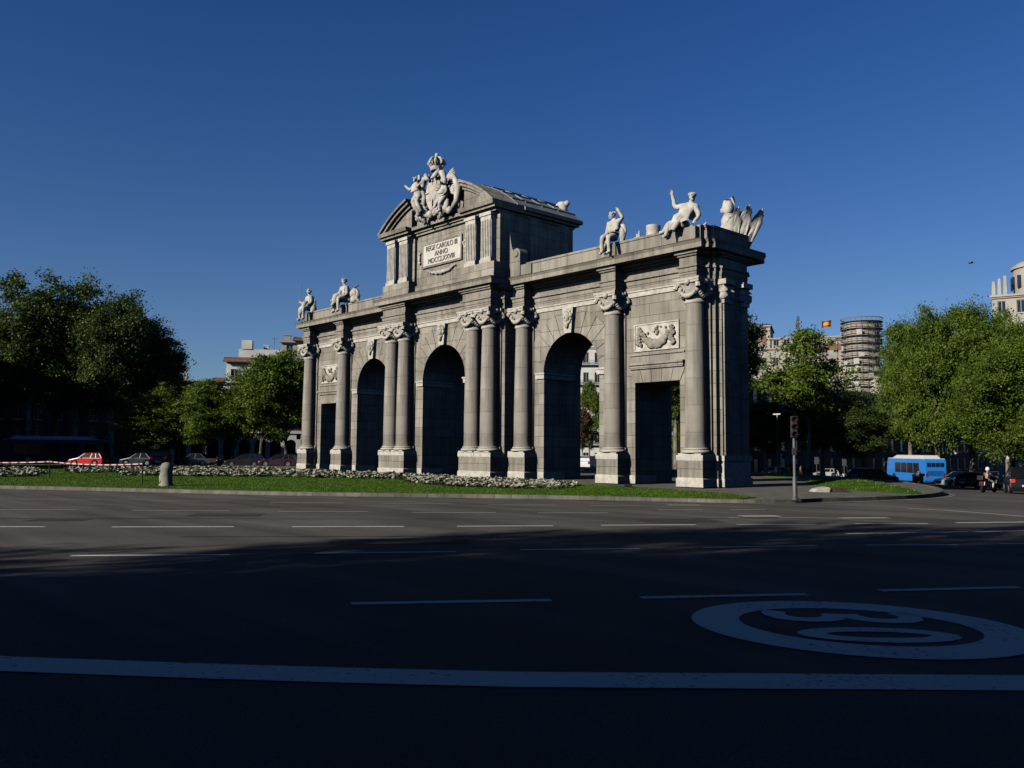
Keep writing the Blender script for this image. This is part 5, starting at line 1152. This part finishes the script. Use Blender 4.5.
def car(name, label, cat, loc, rz, col, L=4.2, W=1.78, H=1.46, kind='hatch', lit=False, tail=False, group=None):
    t = thing(name, label, cat, loc, rz, group); hw = W/2; x0, x1 = -L/2, L/2; r = .31 if kind != 'suv' else .36; wa = L*.30; wb = -L*.29; belt = H*.62; cl = .2 if kind != 'suv' else .26
    def arch(xc): return [(xc+(r+.07)*math.cos(a), r+(r+.07)*math.sin(a)) for a in np.linspace(PI*1.12, -PI*.12, 9)][::-1]
    nose = belt*.80 if kind != 'van' else belt*.9
    rear_top = {'hatch': belt*1.0, 'suv': belt, 'van': belt, 'sedan': belt*.97}[kind]
    prof = [(x1-.05, cl), (x1, cl+.16), (x1, nose*.72), (x1-.10, nose*.93), (x1-.35, nose), (x1-L*.26, belt*.97), (x1-L*.30, belt), (x0+.25, rear_top), (x0+.04, rear_top*.92), (x0, cl+.25), (x0+.08, cl)]
    prof += arch(wb)[::-1] + arch(wa)[::-1]
    b = MB(); b.prism(prof, -hw, hw, 'y'); b.build('body', paint(col), t, bevel=.05)
    # greenhouse
    if kind in ('hatch', 'suv'): lo = (x0+.12, x1-L*.29); hi = (x0+.5, x1-L*.47)
    elif kind == 'van': lo = (x0+.03, x1-L*.2); hi = (x0+.08, x1-L*.34)
    else: lo = (x0+L*.15, x1-L*.29); hi = (x0+L*.28, x1-L*.46)
    g = MB(); iw = hw*.80
    g.frustum((lo[0], lo[1], -hw+.05, hw-.05), (hi[0], hi[1], -iw, iw), belt-.02, H-.05); g.build('window_glass', M['carglass'], t, bevel=.02)
    rf = MB(); rf.frustum((hi[0]-.04, hi[1]+.05, -iw-.03, iw+.03), (hi[0]+.1, hi[1]-.12, -iw+.12, iw-.12), H-.075, H); 
    for s in (-1, 1):                                # pillars
        for fa, fb in ((0, 0), (1, 1), (.48, .48), (.24, .24)) if kind != 'sedan' else ((0, 0), (1, 1), (.5, .5)):
            xa, xb = lo[0]+(lo[1]-lo[0])*fa, hi[0]+(hi[1]-hi[0])*fb; ya, yb = s*(hw-.045), s*(iw+.005)
            rf.add([(xa-.05, ya, belt-.01), (xa+.05, ya, belt-.01), (xb+.05, yb, H-.06), (xb-.05, yb, H-.06), (xa-.05, ya+s*.02, belt-.01), (xa+.05, ya+s*.02, belt-.01), (xb+.05, yb+s*.02, H-.06), (xb-.05, yb+s*.02, H-.06)], [(0,1,2,3), (7,6,5,4), (0,4,5,1), (1,5,6,2), (2,6,7,3), (3,7,4,0)])
    if kind == 'van': rf.frustum((x0+.03, x0+(lo[1]-x0)*.62, -hw+.03, hw-.03), (x0+.08, x0+(lo[1]-x0)*.60, -iw-.02, iw+.02), belt, H-.06)
    rf.build('roof', paint(col), t)
    for s in (-1, 1):
        for xc in (wa, wb): wheel(t, xc, s*(hw-.10), r, .2, s)
        h = MB(); h.ball((x1-.10, s*(hw-.26), nose*.80), (.13, .2, .09), 8, 6); h.build('headlight', M['headlamp_on' if lit else 'headlamp'], t, smooth=True)
        h = MB(); h.box(x0-.015, x0+.1, s*(hw-.17)-.13, s*(hw-.17)+.13, belt*.72, belt*.94); h.build('tail_light', M['redlamp' if tail else 'redlens'], t)
        h = MB(); h.ball((lo[1]-.35, s*(hw+.08), belt+.06), (.07, .1, .07), 8, 6); h.build('mirror', paint(col), t, smooth=True)
    h = MB(); h.box(x0-.02, x0+.02, -.26, .26, cl+.28, cl+.40); h.build('number_plate', M['plate'], t)
    h = MB(); h.box(x1-.02, x1+.015, -.45, .45, cl+.14, cl+.34); h.box(x0+.02, x1-.02, -hw-.004, -hw+.01, cl+.10, cl+.16); h.build('trim', M['blackplastic'], t)
    return t
def at_px(px, w_, dz=0): p = spot(px, w_); p.z += dz; return p
WHITE, BLACK, RED, NAVY, GREY, MAROON = (.55, .56, .57), (.010, .010, .012), (.46, .012, .014), (.012, .018, .035), (.03, .032, .035), (.03, .008, .009)
car('parked_car', 'bright red hatchback in front of the dark parked bus', 'car', at_px(92, 96), heading(-1, .12), RED, 4.1, kind='hatch', lit=True)
for px, w_, d, c, k, lit, tl, lab in ((143, 99, (-1, .1), NAVY, 'sedan', 0, 0, 'dark blue saloon car just right of the red car'), (163, 97, (-.25, 1), BLACK, 'van', 0, 1, 'black van seen from behind with its tail lights on, at left'),
        (197, 99, (-1, .05), GREY, 'sedan', 0, 0, 'dark grey saloon car right of the black van'), (247, 98, (-1, -.05), BLACK, 'hatch', 0, 0, 'black hatchback under the left street trees'), (281, 97, (-1, .02), MAROON, 'suv', 0, 0, 'dark maroon estate car nearest the left end of the arch')):
    car('parked_car', lab, 'car', at_px(px, w_), heading(*d), c, 4.3, kind=k, lit=lit, tail=tl, H=1.9 if k == 'van' else 1.48, group='dark cars left of the arch')
car('parked_car', 'white van seen through the right arch of the gate', 'car', at_px(590, 118), heading(.5, 1), WHITE, 4.6, 1.85, 1.95, 'van')
for px, w_, d, c, k, lab, lit in ((773, 150, (-.9, -.6), WHITE, 'hatch', 'white hatchback with its bonnet towards us, just right of the arch', 0), (802, 152, (-1, .1), GREY, 'sedan', 'grey saloon car between the yellow kiosk and the white estate', 0),
        (824, 148, (-1, .05), WHITE, 'suv', 'white estate car under the shaded trees, left of the walkers', 0), (853, 146, (-1, .0), WHITE, 'hatch', 'white car half hidden behind the black hatchback', 0)):
    car('car', lab, 'car', at_px(px, w_), heading(*d), c, 4.3, kind=k, lit=lit, group='cars in the far street')
car('car', 'black hatchback in front of the blue bus, behind the grassy mound', 'car', at_px(872, 78), heading(1, .35), BLACK, 4.25, 1.8, 1.48, 'hatch')
car('car', 'white hatchback beside the plane tree trunk right of the blue bus', 'car', at_px(957, 82), heading(-1, -.1), WHITE, 4.1, 1.75, 1.46, 'hatch')
car('car', 'black car close behind the white hatchback, left of the scooter rider', 'car', at_px(979, 77), heading(1, .3), BLACK, 4.2, 1.8, 1.5, 'hatch')
car('car', 'black off-roader with red tail lights, cut by the right edge', 'car', at_px(1020, 58), heading(.45, 1), BLACK, 4.5, 1.88, 1.78, 'suv', tail=True)

BUSB = (.018, .19, .60); M['bus_blue'] = carpaint('bus_blue', BUSB); M['bus_white'] = carpaint('bus_white', (.62, .63, .62)); M['bus_navy_shade'] = mat('bus_navy_shade', (.010, .018, .045), .5, var=.1, scale=2, spec=.25)  # navy has the left bus's shade put into its blue; grilles share it
def bus(label, loc, rz, body, roof, L=11.6, W=2.5, H=2.95):
    t = thing('city_bus', label, 'bus', loc, rz); hw = W/2; x0, x1 = -L/2, L/2
    def arch(xc): return [(xc+.6*math.cos(a), .5+.58*math.sin(a)) for a in np.linspace(-.45, PI+.45, 10)]
    wa, wb = L*.30, -L*.22
    pr = [(x1-.05, .3), (x1, .6), (x1-.02, 1.3), (x1-.16, 2.5), (x1-.45, H), (x0+.2, H), (x0, H-.3), (x0, .6), (x0+.05, .3)] + arch(wb)[::-1]+arch(wa)[::-1]
    b = MB(); b.prism(pr, -hw, hw, 'y'); b.build('body', body, t, bevel=.09)
    for s in (-1, 1):
        g = MB(); y = s*(hw+.006); 
        for a, c_ in ((-L*.36, -L*.22), (-L*.21, -L*.06), (-L*.05, L*.10), (L*.11, L*.26)): g.box(a, c_, min(y, y-s*.02), max(y, y-s*.02), 1.25, 2.45)
        g.build('side_windows', M['carglass'], t)
        for xc in (wa, wb): wheel(t, xc, s*(hw-.16), .48, .28, s)
        h = MB(); h.ball((x1-.03, s*.95, .75), (.07, .18, .12), 8, 6); h.build('headlight', M['headlamp'], t)
        h = MB(); h.box(x0-.02, x0+.04, s*1.0-.12, s*1.0+.12, .85, 1.35); h.build('tail_light', M['redlens'], t)
        h = MB(); h.tube([(x1-.2, s*hw, 2.5), (x1+.12, s*(hw+.22), 2.35), (x1+.12, s*(hw+.24), 1.95)], [.03, .08, .09], 7); h.build('mirror', M['blackplastic'], t)
    for a in (L*.335, -L*.02):
        for q in (0, .6): d = MB(); d.box(a+q, a+q+.55, -hw-.012, -hw+.01, .4, 2.4); d.build('door_leaf', M['carglass'], t)
    w_ = MB(); w_.add([(x1-.015, -hw+.15, 1.25), (x1-.015, hw-.15, 1.25), (x1-.15, hw-.15, 2.5), (x1-.15, -hw+.15, 2.5), (x1+.02, -hw+.15, 1.25), (x1+.02, hw-.15, 1.25), (x1-.11, hw-.15, 2.5), (x1-.11, -hw+.15, 2.5)], [(0,3,2,1), (4,5,6,7), (0,1,5,4), (1,2,6,5), (2,3,7,6), (3,0,4,7)]); w_.build('windscreen', M['carglass'], t)
    rw = MB(); [rw.box(x0-.02, x0+.02, -1.0+.5*k+.03, -.5+.5*k-.03, 2.02, 2.5) for k in range(4)]; [rw.box(x0-.015, x0+.02, -.95, .95, 1.0+.12*k, 1.06+.12*k) for k in range(5)]; rw.build('rear_grille', M['bus_navy_shade'], t)
    p = MB(); p.frustum((x0+.9, x1-1.2, -hw+.12, hw-.12), (x0+1.3, x1-2.2, -hw+.4, hw-.4), H-.02, H+.42); p.build('roof_pod', roof, t, bevel=.06)
    rf = MB(); rf.box(x0+.25, x1-.5, -hw+.06, hw-.06, H-.02, H+.05); rf.build('roof', roof, t)
    sk_ = MB(); sk_.box(x0+.02, x1-.03, -hw-.008, -hw+.02, .3, .42); sk_.build('skirt', M['blackplastic'], t); return t
bus('bright blue city bus with a white roof, standing in the sun at right', at_px(914, 104), heading(.02, 1), M['bus_blue'], M['bus_white'], 10.5)
bus('long blue city bus darkened for the shade under the left plane trees', at_px(58, 105), heading(1, .08), M['bus_navy_shade'], mat('bus_roof_skylit', (.26, .40, .62), .6, var=.1, scale=2), 12)  # roof colour carries the blue sky light, the body colour its shade

# ================================================================== PEOPLE
def garment(J, chains, rads, m, name, parent):
    names = sorted({n for c in chains for n in c}, key=lambda n: list(STAND).index(n)); ix = {n: i for i, n in enumerate(names)}
    E = sorted({tuple(sorted((ix[a], ix[b]))) for c in chains for a, b in zip(c, c[1:])})
    me = skin_mesh([Vector(J[n]) for n in names], E, [rads.get(n, rads.get(n[:-1], .08)) for n in names], root=ix.get('pel', ix.get('chest', 0)))
    me.materials.clear(); me.materials.append(m); return link(name, me, parent)
def person(label, loc, rz, J, top, legs, helmet=None, group=None, face=(1, 0, 0)):
    t = thing('person', label, 'person', loc, rz, group)
    mb = figure_mb(J, 1, 1, face=face); mb.build('body', M['skin'], t, smooth=True)
    garment(J, [('pel', 'chest', 'neck'), ('chest', 'shL', 'elL', 'wrL'), ('chest', 'shR', 'elR', 'wrR')], dict(pel=.155, chest=.18, neck=.065, sh=.085, el=.065, wr=.05), top, 'jacket', t)
    garment(J, [('pel', 'hpL', 'knL', 'anL'), ('pel', 'hpR', 'knR', 'anR')], dict(pel=.14, hp=.115, kn=.08, an=.065), legs, 'trousers', t)
    sh_ = MB()
    for S in 'LR': a, b = Vector(J['an'+S]), Vector(J['to'+S]); sh_.tube([a+Vector((0, 0, -.01)), a.lerp(b, .5), b], [.06, .055, .04], 8)
    sh_.build('shoes', M['blackplastic'], t, smooth=True); h = Vector(J['head'])+(Vector(J['head'])-Vector(J['neck'])).normalized()*.06
    if helmet: hm = MB(); hm.ball(h+Vector((-.01, 0, .03)), (.15, .135, .15), 16, 10); hm.build('helmet', helmet, t, smooth=True)
    else: hm = MB(); hm.ball(h+Vector((-.02*face[0], -.02*face[1], .035)), (.092, .095, .10), 12, 8); hm.build('hair', M['hair'], t, smooth=True)
    return t
def rot90(J): return {k: (-v[1], v[0], v[2]) for k, v in J.items()}   # figures face +X
RIDE = rot90(pose(pel=(0, .12, .84), chest=(0, .06, 1.16), neck=(0, .03, 1.36), head=(0, -.01, 1.48), shL=(-.2, .03, 1.28), elL=(-.3, -.18, 1.08), wrL=(-.28, -.42, 1.02), shR=(.2, .03, 1.28), elR=(.3, -.18, 1.08), wrR=(.28, -.42, 1.02),
    hpL=(-.1, .1, .82), knL=(-.2, -.30, .72), anL=(-.2, -.22, .34), toL=(-.2, -.36, .30), hpR=(.1, .1, .82), knR=(.2, -.30, .72), anR=(.2, -.22, .34), toR=(.2, -.36, .30)))
def scooter(label, loc, rz, col):
    t = thing('scooter', label, 'scooter', loc, rz)
    b = MB(); b.prism([(-.75, .48), (-.7, .78), (-.1, .76), (.0, .5), (.1, .30), (.5, .30), (.5, .25), (-.3, .25), (-.45, .4)], -.2, .2); b.build('body', paint(col), t, bevel=.04)
    s_ = MB(); s_.prism([(.45, .28), (.62, .30), (.78, .95), (.70, 1.0)], -.24, .24); s_.build('leg_shield', paint(col), t, bevel=.03)
    s_ = MB(); s_.prism([(-.72, .77), (-.68, .84), (-.1, .82), (-.05, .76)], -.17, .17); s_.build('seat', M['blackplastic'], t, bevel=.02)
    for x in (-.62, .74):
        w_ = MB(); w_.lathe([(.12, -.06), (.22, -.07), (.26, 0), (.22, .07), (.12, .06)], (x, 0, .26), 18, 'y'); w_.build('wheel', M['tyre'], t, smooth=True)
    h = MB(); h.tube([(.74, 0, .3), (.66, 0, 1.0)], .035, 8); h.tube([(.58, -.34, 1.05), (.66, 0, 1.02), (.58, .34, 1.05)], .022, 8); h.build('handlebar', M['darksteel'], t)
    h = MB(); h.ball((.76, 0, .86), (.06, .1, .08)); h.build('headlight', M['headlamp'], t); h = MB(); h.box(-.79, -.73, -.11, .11, .6, .7); h.build('tail_light', M['redlens'], t)
    for q in (-1, 1): h = MB(); h.tube([(.62, q*.3, 1.06), (.6, q*.38, 1.24)], .01, 5); h.ball((.6, q*.38, 1.26), (.02, .07, .05)); h.build('mirror', M['blackplastic'], t)
    h = MB(); h.box(-.95, -.62, -.2, .2, .84, 1.14); h.build('top_box', M['blackplastic'], t, bevel=.04); return t
M['cl_navy'] = mat('navy_cloth', (.015, .018, .03), .9, var=.2, scale=8); M['cl_white'] = mat('white_cloth', (.62, .61, .58), .9, var=.08, scale=8); M['cl_beige'] = mat('beige_cloth', (.42, .34, .24), .9, var=.1, scale=8); M['cl_red'] = mat('red_cloth', (.2, .03, .03), .9, var=.1, scale=8); M['cl_grey'] = mat('grey_cloth', (.08, .08, .085), .9, var=.15, scale=8)
M['helmet'] = carpaint('helmet_white', (.75, .75, .75)); M['helmet_b'] = carpaint('helmet_black', (.015, .015, .016))
p = at_px(986, 57); a = heading(.8, .5); scooter('dark scooter under the rider in the white helmet, at right', p, a, GREY); person('scooter rider with white helmet, dark jacket and pale trousers', p, a, RIDE, M['cl_navy'], M['cl_white'], M['helmet'])
p = at_px(917, 95); a = heading(-.8, -.5); scooter('black scooter in front of the blue bus', p, a, BLACK); person('rider in black on a scooter before the blue bus', p, a, RIDE, M['cl_navy'], M['cl_navy'], M['helmet_b'])
p = at_px(221, 93); a = heading(.5, -1); scooter('dark scooter with chrome glints parked between dark cars at left', p, a, NAVY)
WALK = rot90(pose(knL=(-.1, -.16, .52), anL=(-.1, -.2, .09), toL=(-.11, -.36, .05), knR=(.1, .04, .5), anR=(.1, .28, .16), toR=(.1, .16, .05), elL=(-.25, .12, 1.14), wrL=(-.24, .06, .9), elR=(.25, -.06, 1.14), wrR=(.24, -.2, .94)))
for px, w_, du, top, leg, lab in ((835, 132, 1, 'cl_red', 'cl_grey', 'walker in a dark red top crossing the far street'), (840.5, 131, -1, 'cl_beige', 'cl_beige', 'walker in beige clothes beside the one in red'), (800, 140, 1, 'cl_red', 'cl_navy', 'walker with a red top beside the grey saloon car')):
    person(lab, at_px(px, w_), heading(du, .2), WALK, M[top], M[leg], group='walkers in the far street')

# ================================================================== STREET FURNITURE
p = hit(795, 500); p = Vector(hitz(795, 499.5, ZI+.03)); dist = (p-CAM).dot(FH)
t = thing('traffic_light', 'slim grey traffic light on the island tip, red lens on top', 'traffic light', p, heading(-.15, -1)-0)
hp = ztop(795, 430, dist)-p.z
mb = MB(); mb.lathe([(.16, 0), (.16, .05), (.11, .1), (.10, .9), (.065, 1.0), (.065, hp)], seg=14); mb.build('post', M['steel'], t, smooth=True, angle=R(40))
mb = MB(); mb.box(-.13, .13, -.13, .13, hp-.33, hp+.6); mb.build('signal_head', M['darksteel'], t, bevel=.02)
for k, mm in enumerate(('redlens', 'blackplastic', 'blackplastic')):
    zz = hp+.45-.32*k; mb = MB(); mb.lathe([(.0, .13), (.115, .135), (.115, .16), (.0, .165)], (0, 0, zz), 16, 'x', cap=False); ln = mb.build('lamp', M[mm], t)
    mb = MB(); mb.lathe([(.12, .13), (.12, .3), (.135, .3), (.135, .13)], (0, 0, zz), 14, 'x', -.3, PI+.3, cap=False); mb.build('hood', M['blackplastic'], ln)
mb = MB(); mb.box(-.08, .08, -.09, .09, hp-1.1, hp-.78); mb.build('walk_signal', M['darksteel'], t, bevel=.02)
p = Vector(hitz(166, 486.6, ZI)); t = thing('stone_bollard', 'round weathered stone bollard on the kerb at left', 'bollard', p)
mb = MB(); mb.lathe([(.44, -.1), (.44, .12), (.37, .2), (.36, .9), (.39, 1.0), (.39, 1.08), (.36, 1.15), (.30, 1.28), (.12, 1.36)], seg=22); mb.v = [(x*.84, y*.84, z*.94) for x, y, z in mb.v]; mb.build('shaft', M['relief'], t, smooth=True, angle=R(45))
mb = MB(); mb.tube([(-.30, -.1, .95), (-.21, -.25, .5), (.05, -.33, .25)], .05, 6); mb.build('carved_band', M['lime'], t, smooth=True)
# tape on thin posts
posts = [Vector(hitz(px, py, ZI)) for px, py in ((-70, 476), (49, 479), (142, 484.3))]; tops = [ztop(49, 461.5, (posts[1]-CAM).dot(FH))]*2+[ztop(142, 463.6, (posts[2]-CAM).dot(FH))]
for i, q in enumerate(posts):
    if i == 0: continue
    o = MB(); o.lathe([(.16, 0), (.16, .03), (.042, .05), (.042, 1.22), (.055, 1.24), (.0, 1.27)], seg=10); ob = o.build('barrier_post', M['darksteel'], None, smooth=True, angle=R(40)); ob.location = q
    tag(ob, ('thin dark post holding the tape among the flowers at far left', 'thin dark post holding the tape beside the stone bollard')[i-1], 'post', 'posts of the tape barrier')
M['tape_w'] = mat('tape_white', (.72, .70, .69), .5, var=.05, scale=4); M['tape_r'] = mat('tape_red', (.50, .02, .03), .5, var=.05, scale=4)
tw, tr = MB(), MB(); kk = 0
for i in range(len(posts)-1):
    a, b = posts[i].copy(), posts[i+1].copy(); a.z, b.z = tops[i], tops[i+1]; nn = 42
    for j in range(nn):
        f0, f1 = j/nn, (j+1)/nn; q0, q1 = a.lerp(b, f0), a.lerp(b, f1); q0.z -= .5*f0*(1-f0); q1.z -= .5*f1*(1-f1); d = (q1-q0).normalized(); n_ = Vector((-d.y, d.x, 0))*.004
        mb = tr if j % 3 == 1 else tw; vs = [q0-n_, q1-n_, q1+n_, q0+n_]; mb.add([v+Vector((0, 0, -.03)) for v in vs]+[v+Vector((0, 0, .03)) for v in vs], [(0,3,2,1), (4,5,6,7), (0,1,5,4), (1,2,6,5), (2,3,7,6), (3,0,4,7)])
tp = tw.build('barrier_tape', M['tape_w'], None); tag(tp, 'red and white striped tape sagging along the left flower beds', 'tape'); tr.build('red_stripes', M['tape_r'], tp)
# low cabinet with a pale slab
p = Vector(hitz(829, 491.8, ZI)); t = thing('drain_cabinet', 'low pale slab with a dark rusty box, by the tip of the crossing', 'cabinet', p, YAW)
mb = MB(); mb.prism([(-.9, 0), (-.15, 0), (-.1, .22), (-.2, .26), (-.75, .14)], -.5, .5); mb.build('slab', M['lime'], t); mb = MB(); mb.box(-.08, .82, -.4, .4, 0, .24); mb.build('box', mat('rusty_iron', (.07, .04, .03), .9, var=.4, scale=6), t, bevel=.02)
p = Vector(hitz(628, 487.5, ZI+.03)); t = thing('ground_floodlight', 'small black floodlight lying in the lawn before the right doorway', 'floodlight', p, YAW)
mb = MB(); mb.box(-.22, .22, -.12, .12, .02, .2); mb.build('housing', M['blackplastic'], t, bevel=.03); mb = MB(); mb.box(-.18, .18, .121, .13, .05, .17); mb.build('lens', M['carglass'], t)
def lamp(label, px, w_, ytop, globe=True, rr=.28, group='street lamps on the right'):
    p = spot(px, w_); h = ztop(px, ytop, w_)-p.z; t = thing('street_lamp', label, 'street lamp', p, 0, group)
    mb = MB(); mb.lathe([(.17, 0), (.15, .7), (.07, .8), (.05, h-.3)], seg=10); mb.build('post', M['darksteel'], t, smooth=True, angle=R(40))
    mb = MB()
    if globe: mb.ball((0, 0, h), rr, 14, 10)
    else: mb.box(-.45, .45, -.12, .12, h-.08, h+.05); mb.tube([(0, 0, h-.4), (0, 0, h-.1)], .05, 6)
    mb.build('lantern', M['bus_white'], t, smooth=globe); return t
lamp('street lamp with a flat white head, right of the arch', 777.5, 96, 414, False); lamp('white globe street lamp right of the blue bus', 955, 88, 453.6, True, .16)
lamp('thin street lamp with small globe behind the scooter rider', 984, 70, 452, True, .14); lamp('globe street lamp beside the lone bark-pale trunk at far right', 1007, 88, 458, True, .2)
def roadsign(label, px, w_, ytop):
    p = spot(px, w_); h = ztop(px, ytop, w_)-p.z; t = thing('road_sign', label, 'sign', p, YAW, 'road signs in the far street'); mb = MB(); mb.tube([(0, 0, 0), (0, 0, h)], .04, 7); mb.build('post', M['steel'], t); mb = MB(); mb.box(-.28, .28, -.06, -.03, h-.9, h); mb.build('plate', M['steel'], t, bevel=.01)
roadsign('grey backed road sign on a post above the white estate car', 816, 108, 457); roadsign('grey backed road sign on a post near the walkers', 843.5, 112, 459)
p = at_px(792, 150); t = thing('kiosk', 'small yellow kiosk between the white hatchback and the grey saloon', 'kiosk', p, YAW); mb = MB(); mb.box(-.9, .9, -.7, .7, 0, 1.7); mb.build('cabin', mat('yellow_panel', (.5, .36, .06), .7, var=.12, scale=3), t, bevel=.05); mb = MB(); mb.frustum((-1.1, 1.1, -.9, .9), (-.7, .7, -.5, .5), 1.701, 2.0); mb.build('roof', M['darksteel'], t); mb = MB(); mb.box(-.6, .6, -.73, -.702, .8, 1.4); mb.build('counter', M['carglass'], t)
p = at_px(784, 158); t = thing('advertising_panel', 'teal advertising panel beside a white striped column, right of the arch', 'sign', p, YAW); mb = MB(); mb.box(.1, 1.6, -.1, .1, .5, 3.4); mb.build('panel', mat('teal_poster', (.03, .16, .2), .5, scale=5, col2=(.10, .26, .30)), t); mb = MB(); mb.tube([(-.6, 0, 0), (-.6, 0, 4.0)], .16, 8); mb.build('column', M['bus_white'], t); mb = MB(); [mb.tube([(-.6, 0, .6+.7*k), (-.6, 0, .75+.7*k)], .18, 8) for k in range(5)]; mb.build('bands', M['blackplastic'], t); mb = MB(); mb.tube([(.85, 0, 0), (.85, 0, .5)], .12, 8); mb.build('foot', M['darksteel'], t)
# bird in the sky
p = CAM+ray(971, 263)*60; t = thing('bird', 'small dark bird gliding high in the sky at right', 'bird', p, YAW, None, (.6, .6, .6))
mb = MB(); mb.ball((0, 0, 0), (.26, .07, .07), 10, 7); mb.ball((-.27, 0, .02), (.07, .05, .05)); mb.prism([(.2, -.03), (.42, -.07), (.42, .07), (.2, .03)], -.008, .008, 'z'); mb.build('body', M['blackplastic'], t, smooth=True)
for s in (-1, 1): mb = MB(); mb.add([(-.12, 0, .02), (.14, 0, .02), (.12, s*.3, .10), (-.08, s*.3, .12), (.2, s*.62, .02), (.1, s*.62, .03)]+[(-.12, 0, .0), (.14, 0, .0), (.12, s*.3, .085), (-.08, s*.3, .105), (.2, s*.62, .01), (.1, s*.62, .02)], [(0,1,2,3), (3,2,4,5), (6,9,8,7), (9,11,10,8)]); mb.build('wing', M['blackplastic'], t)
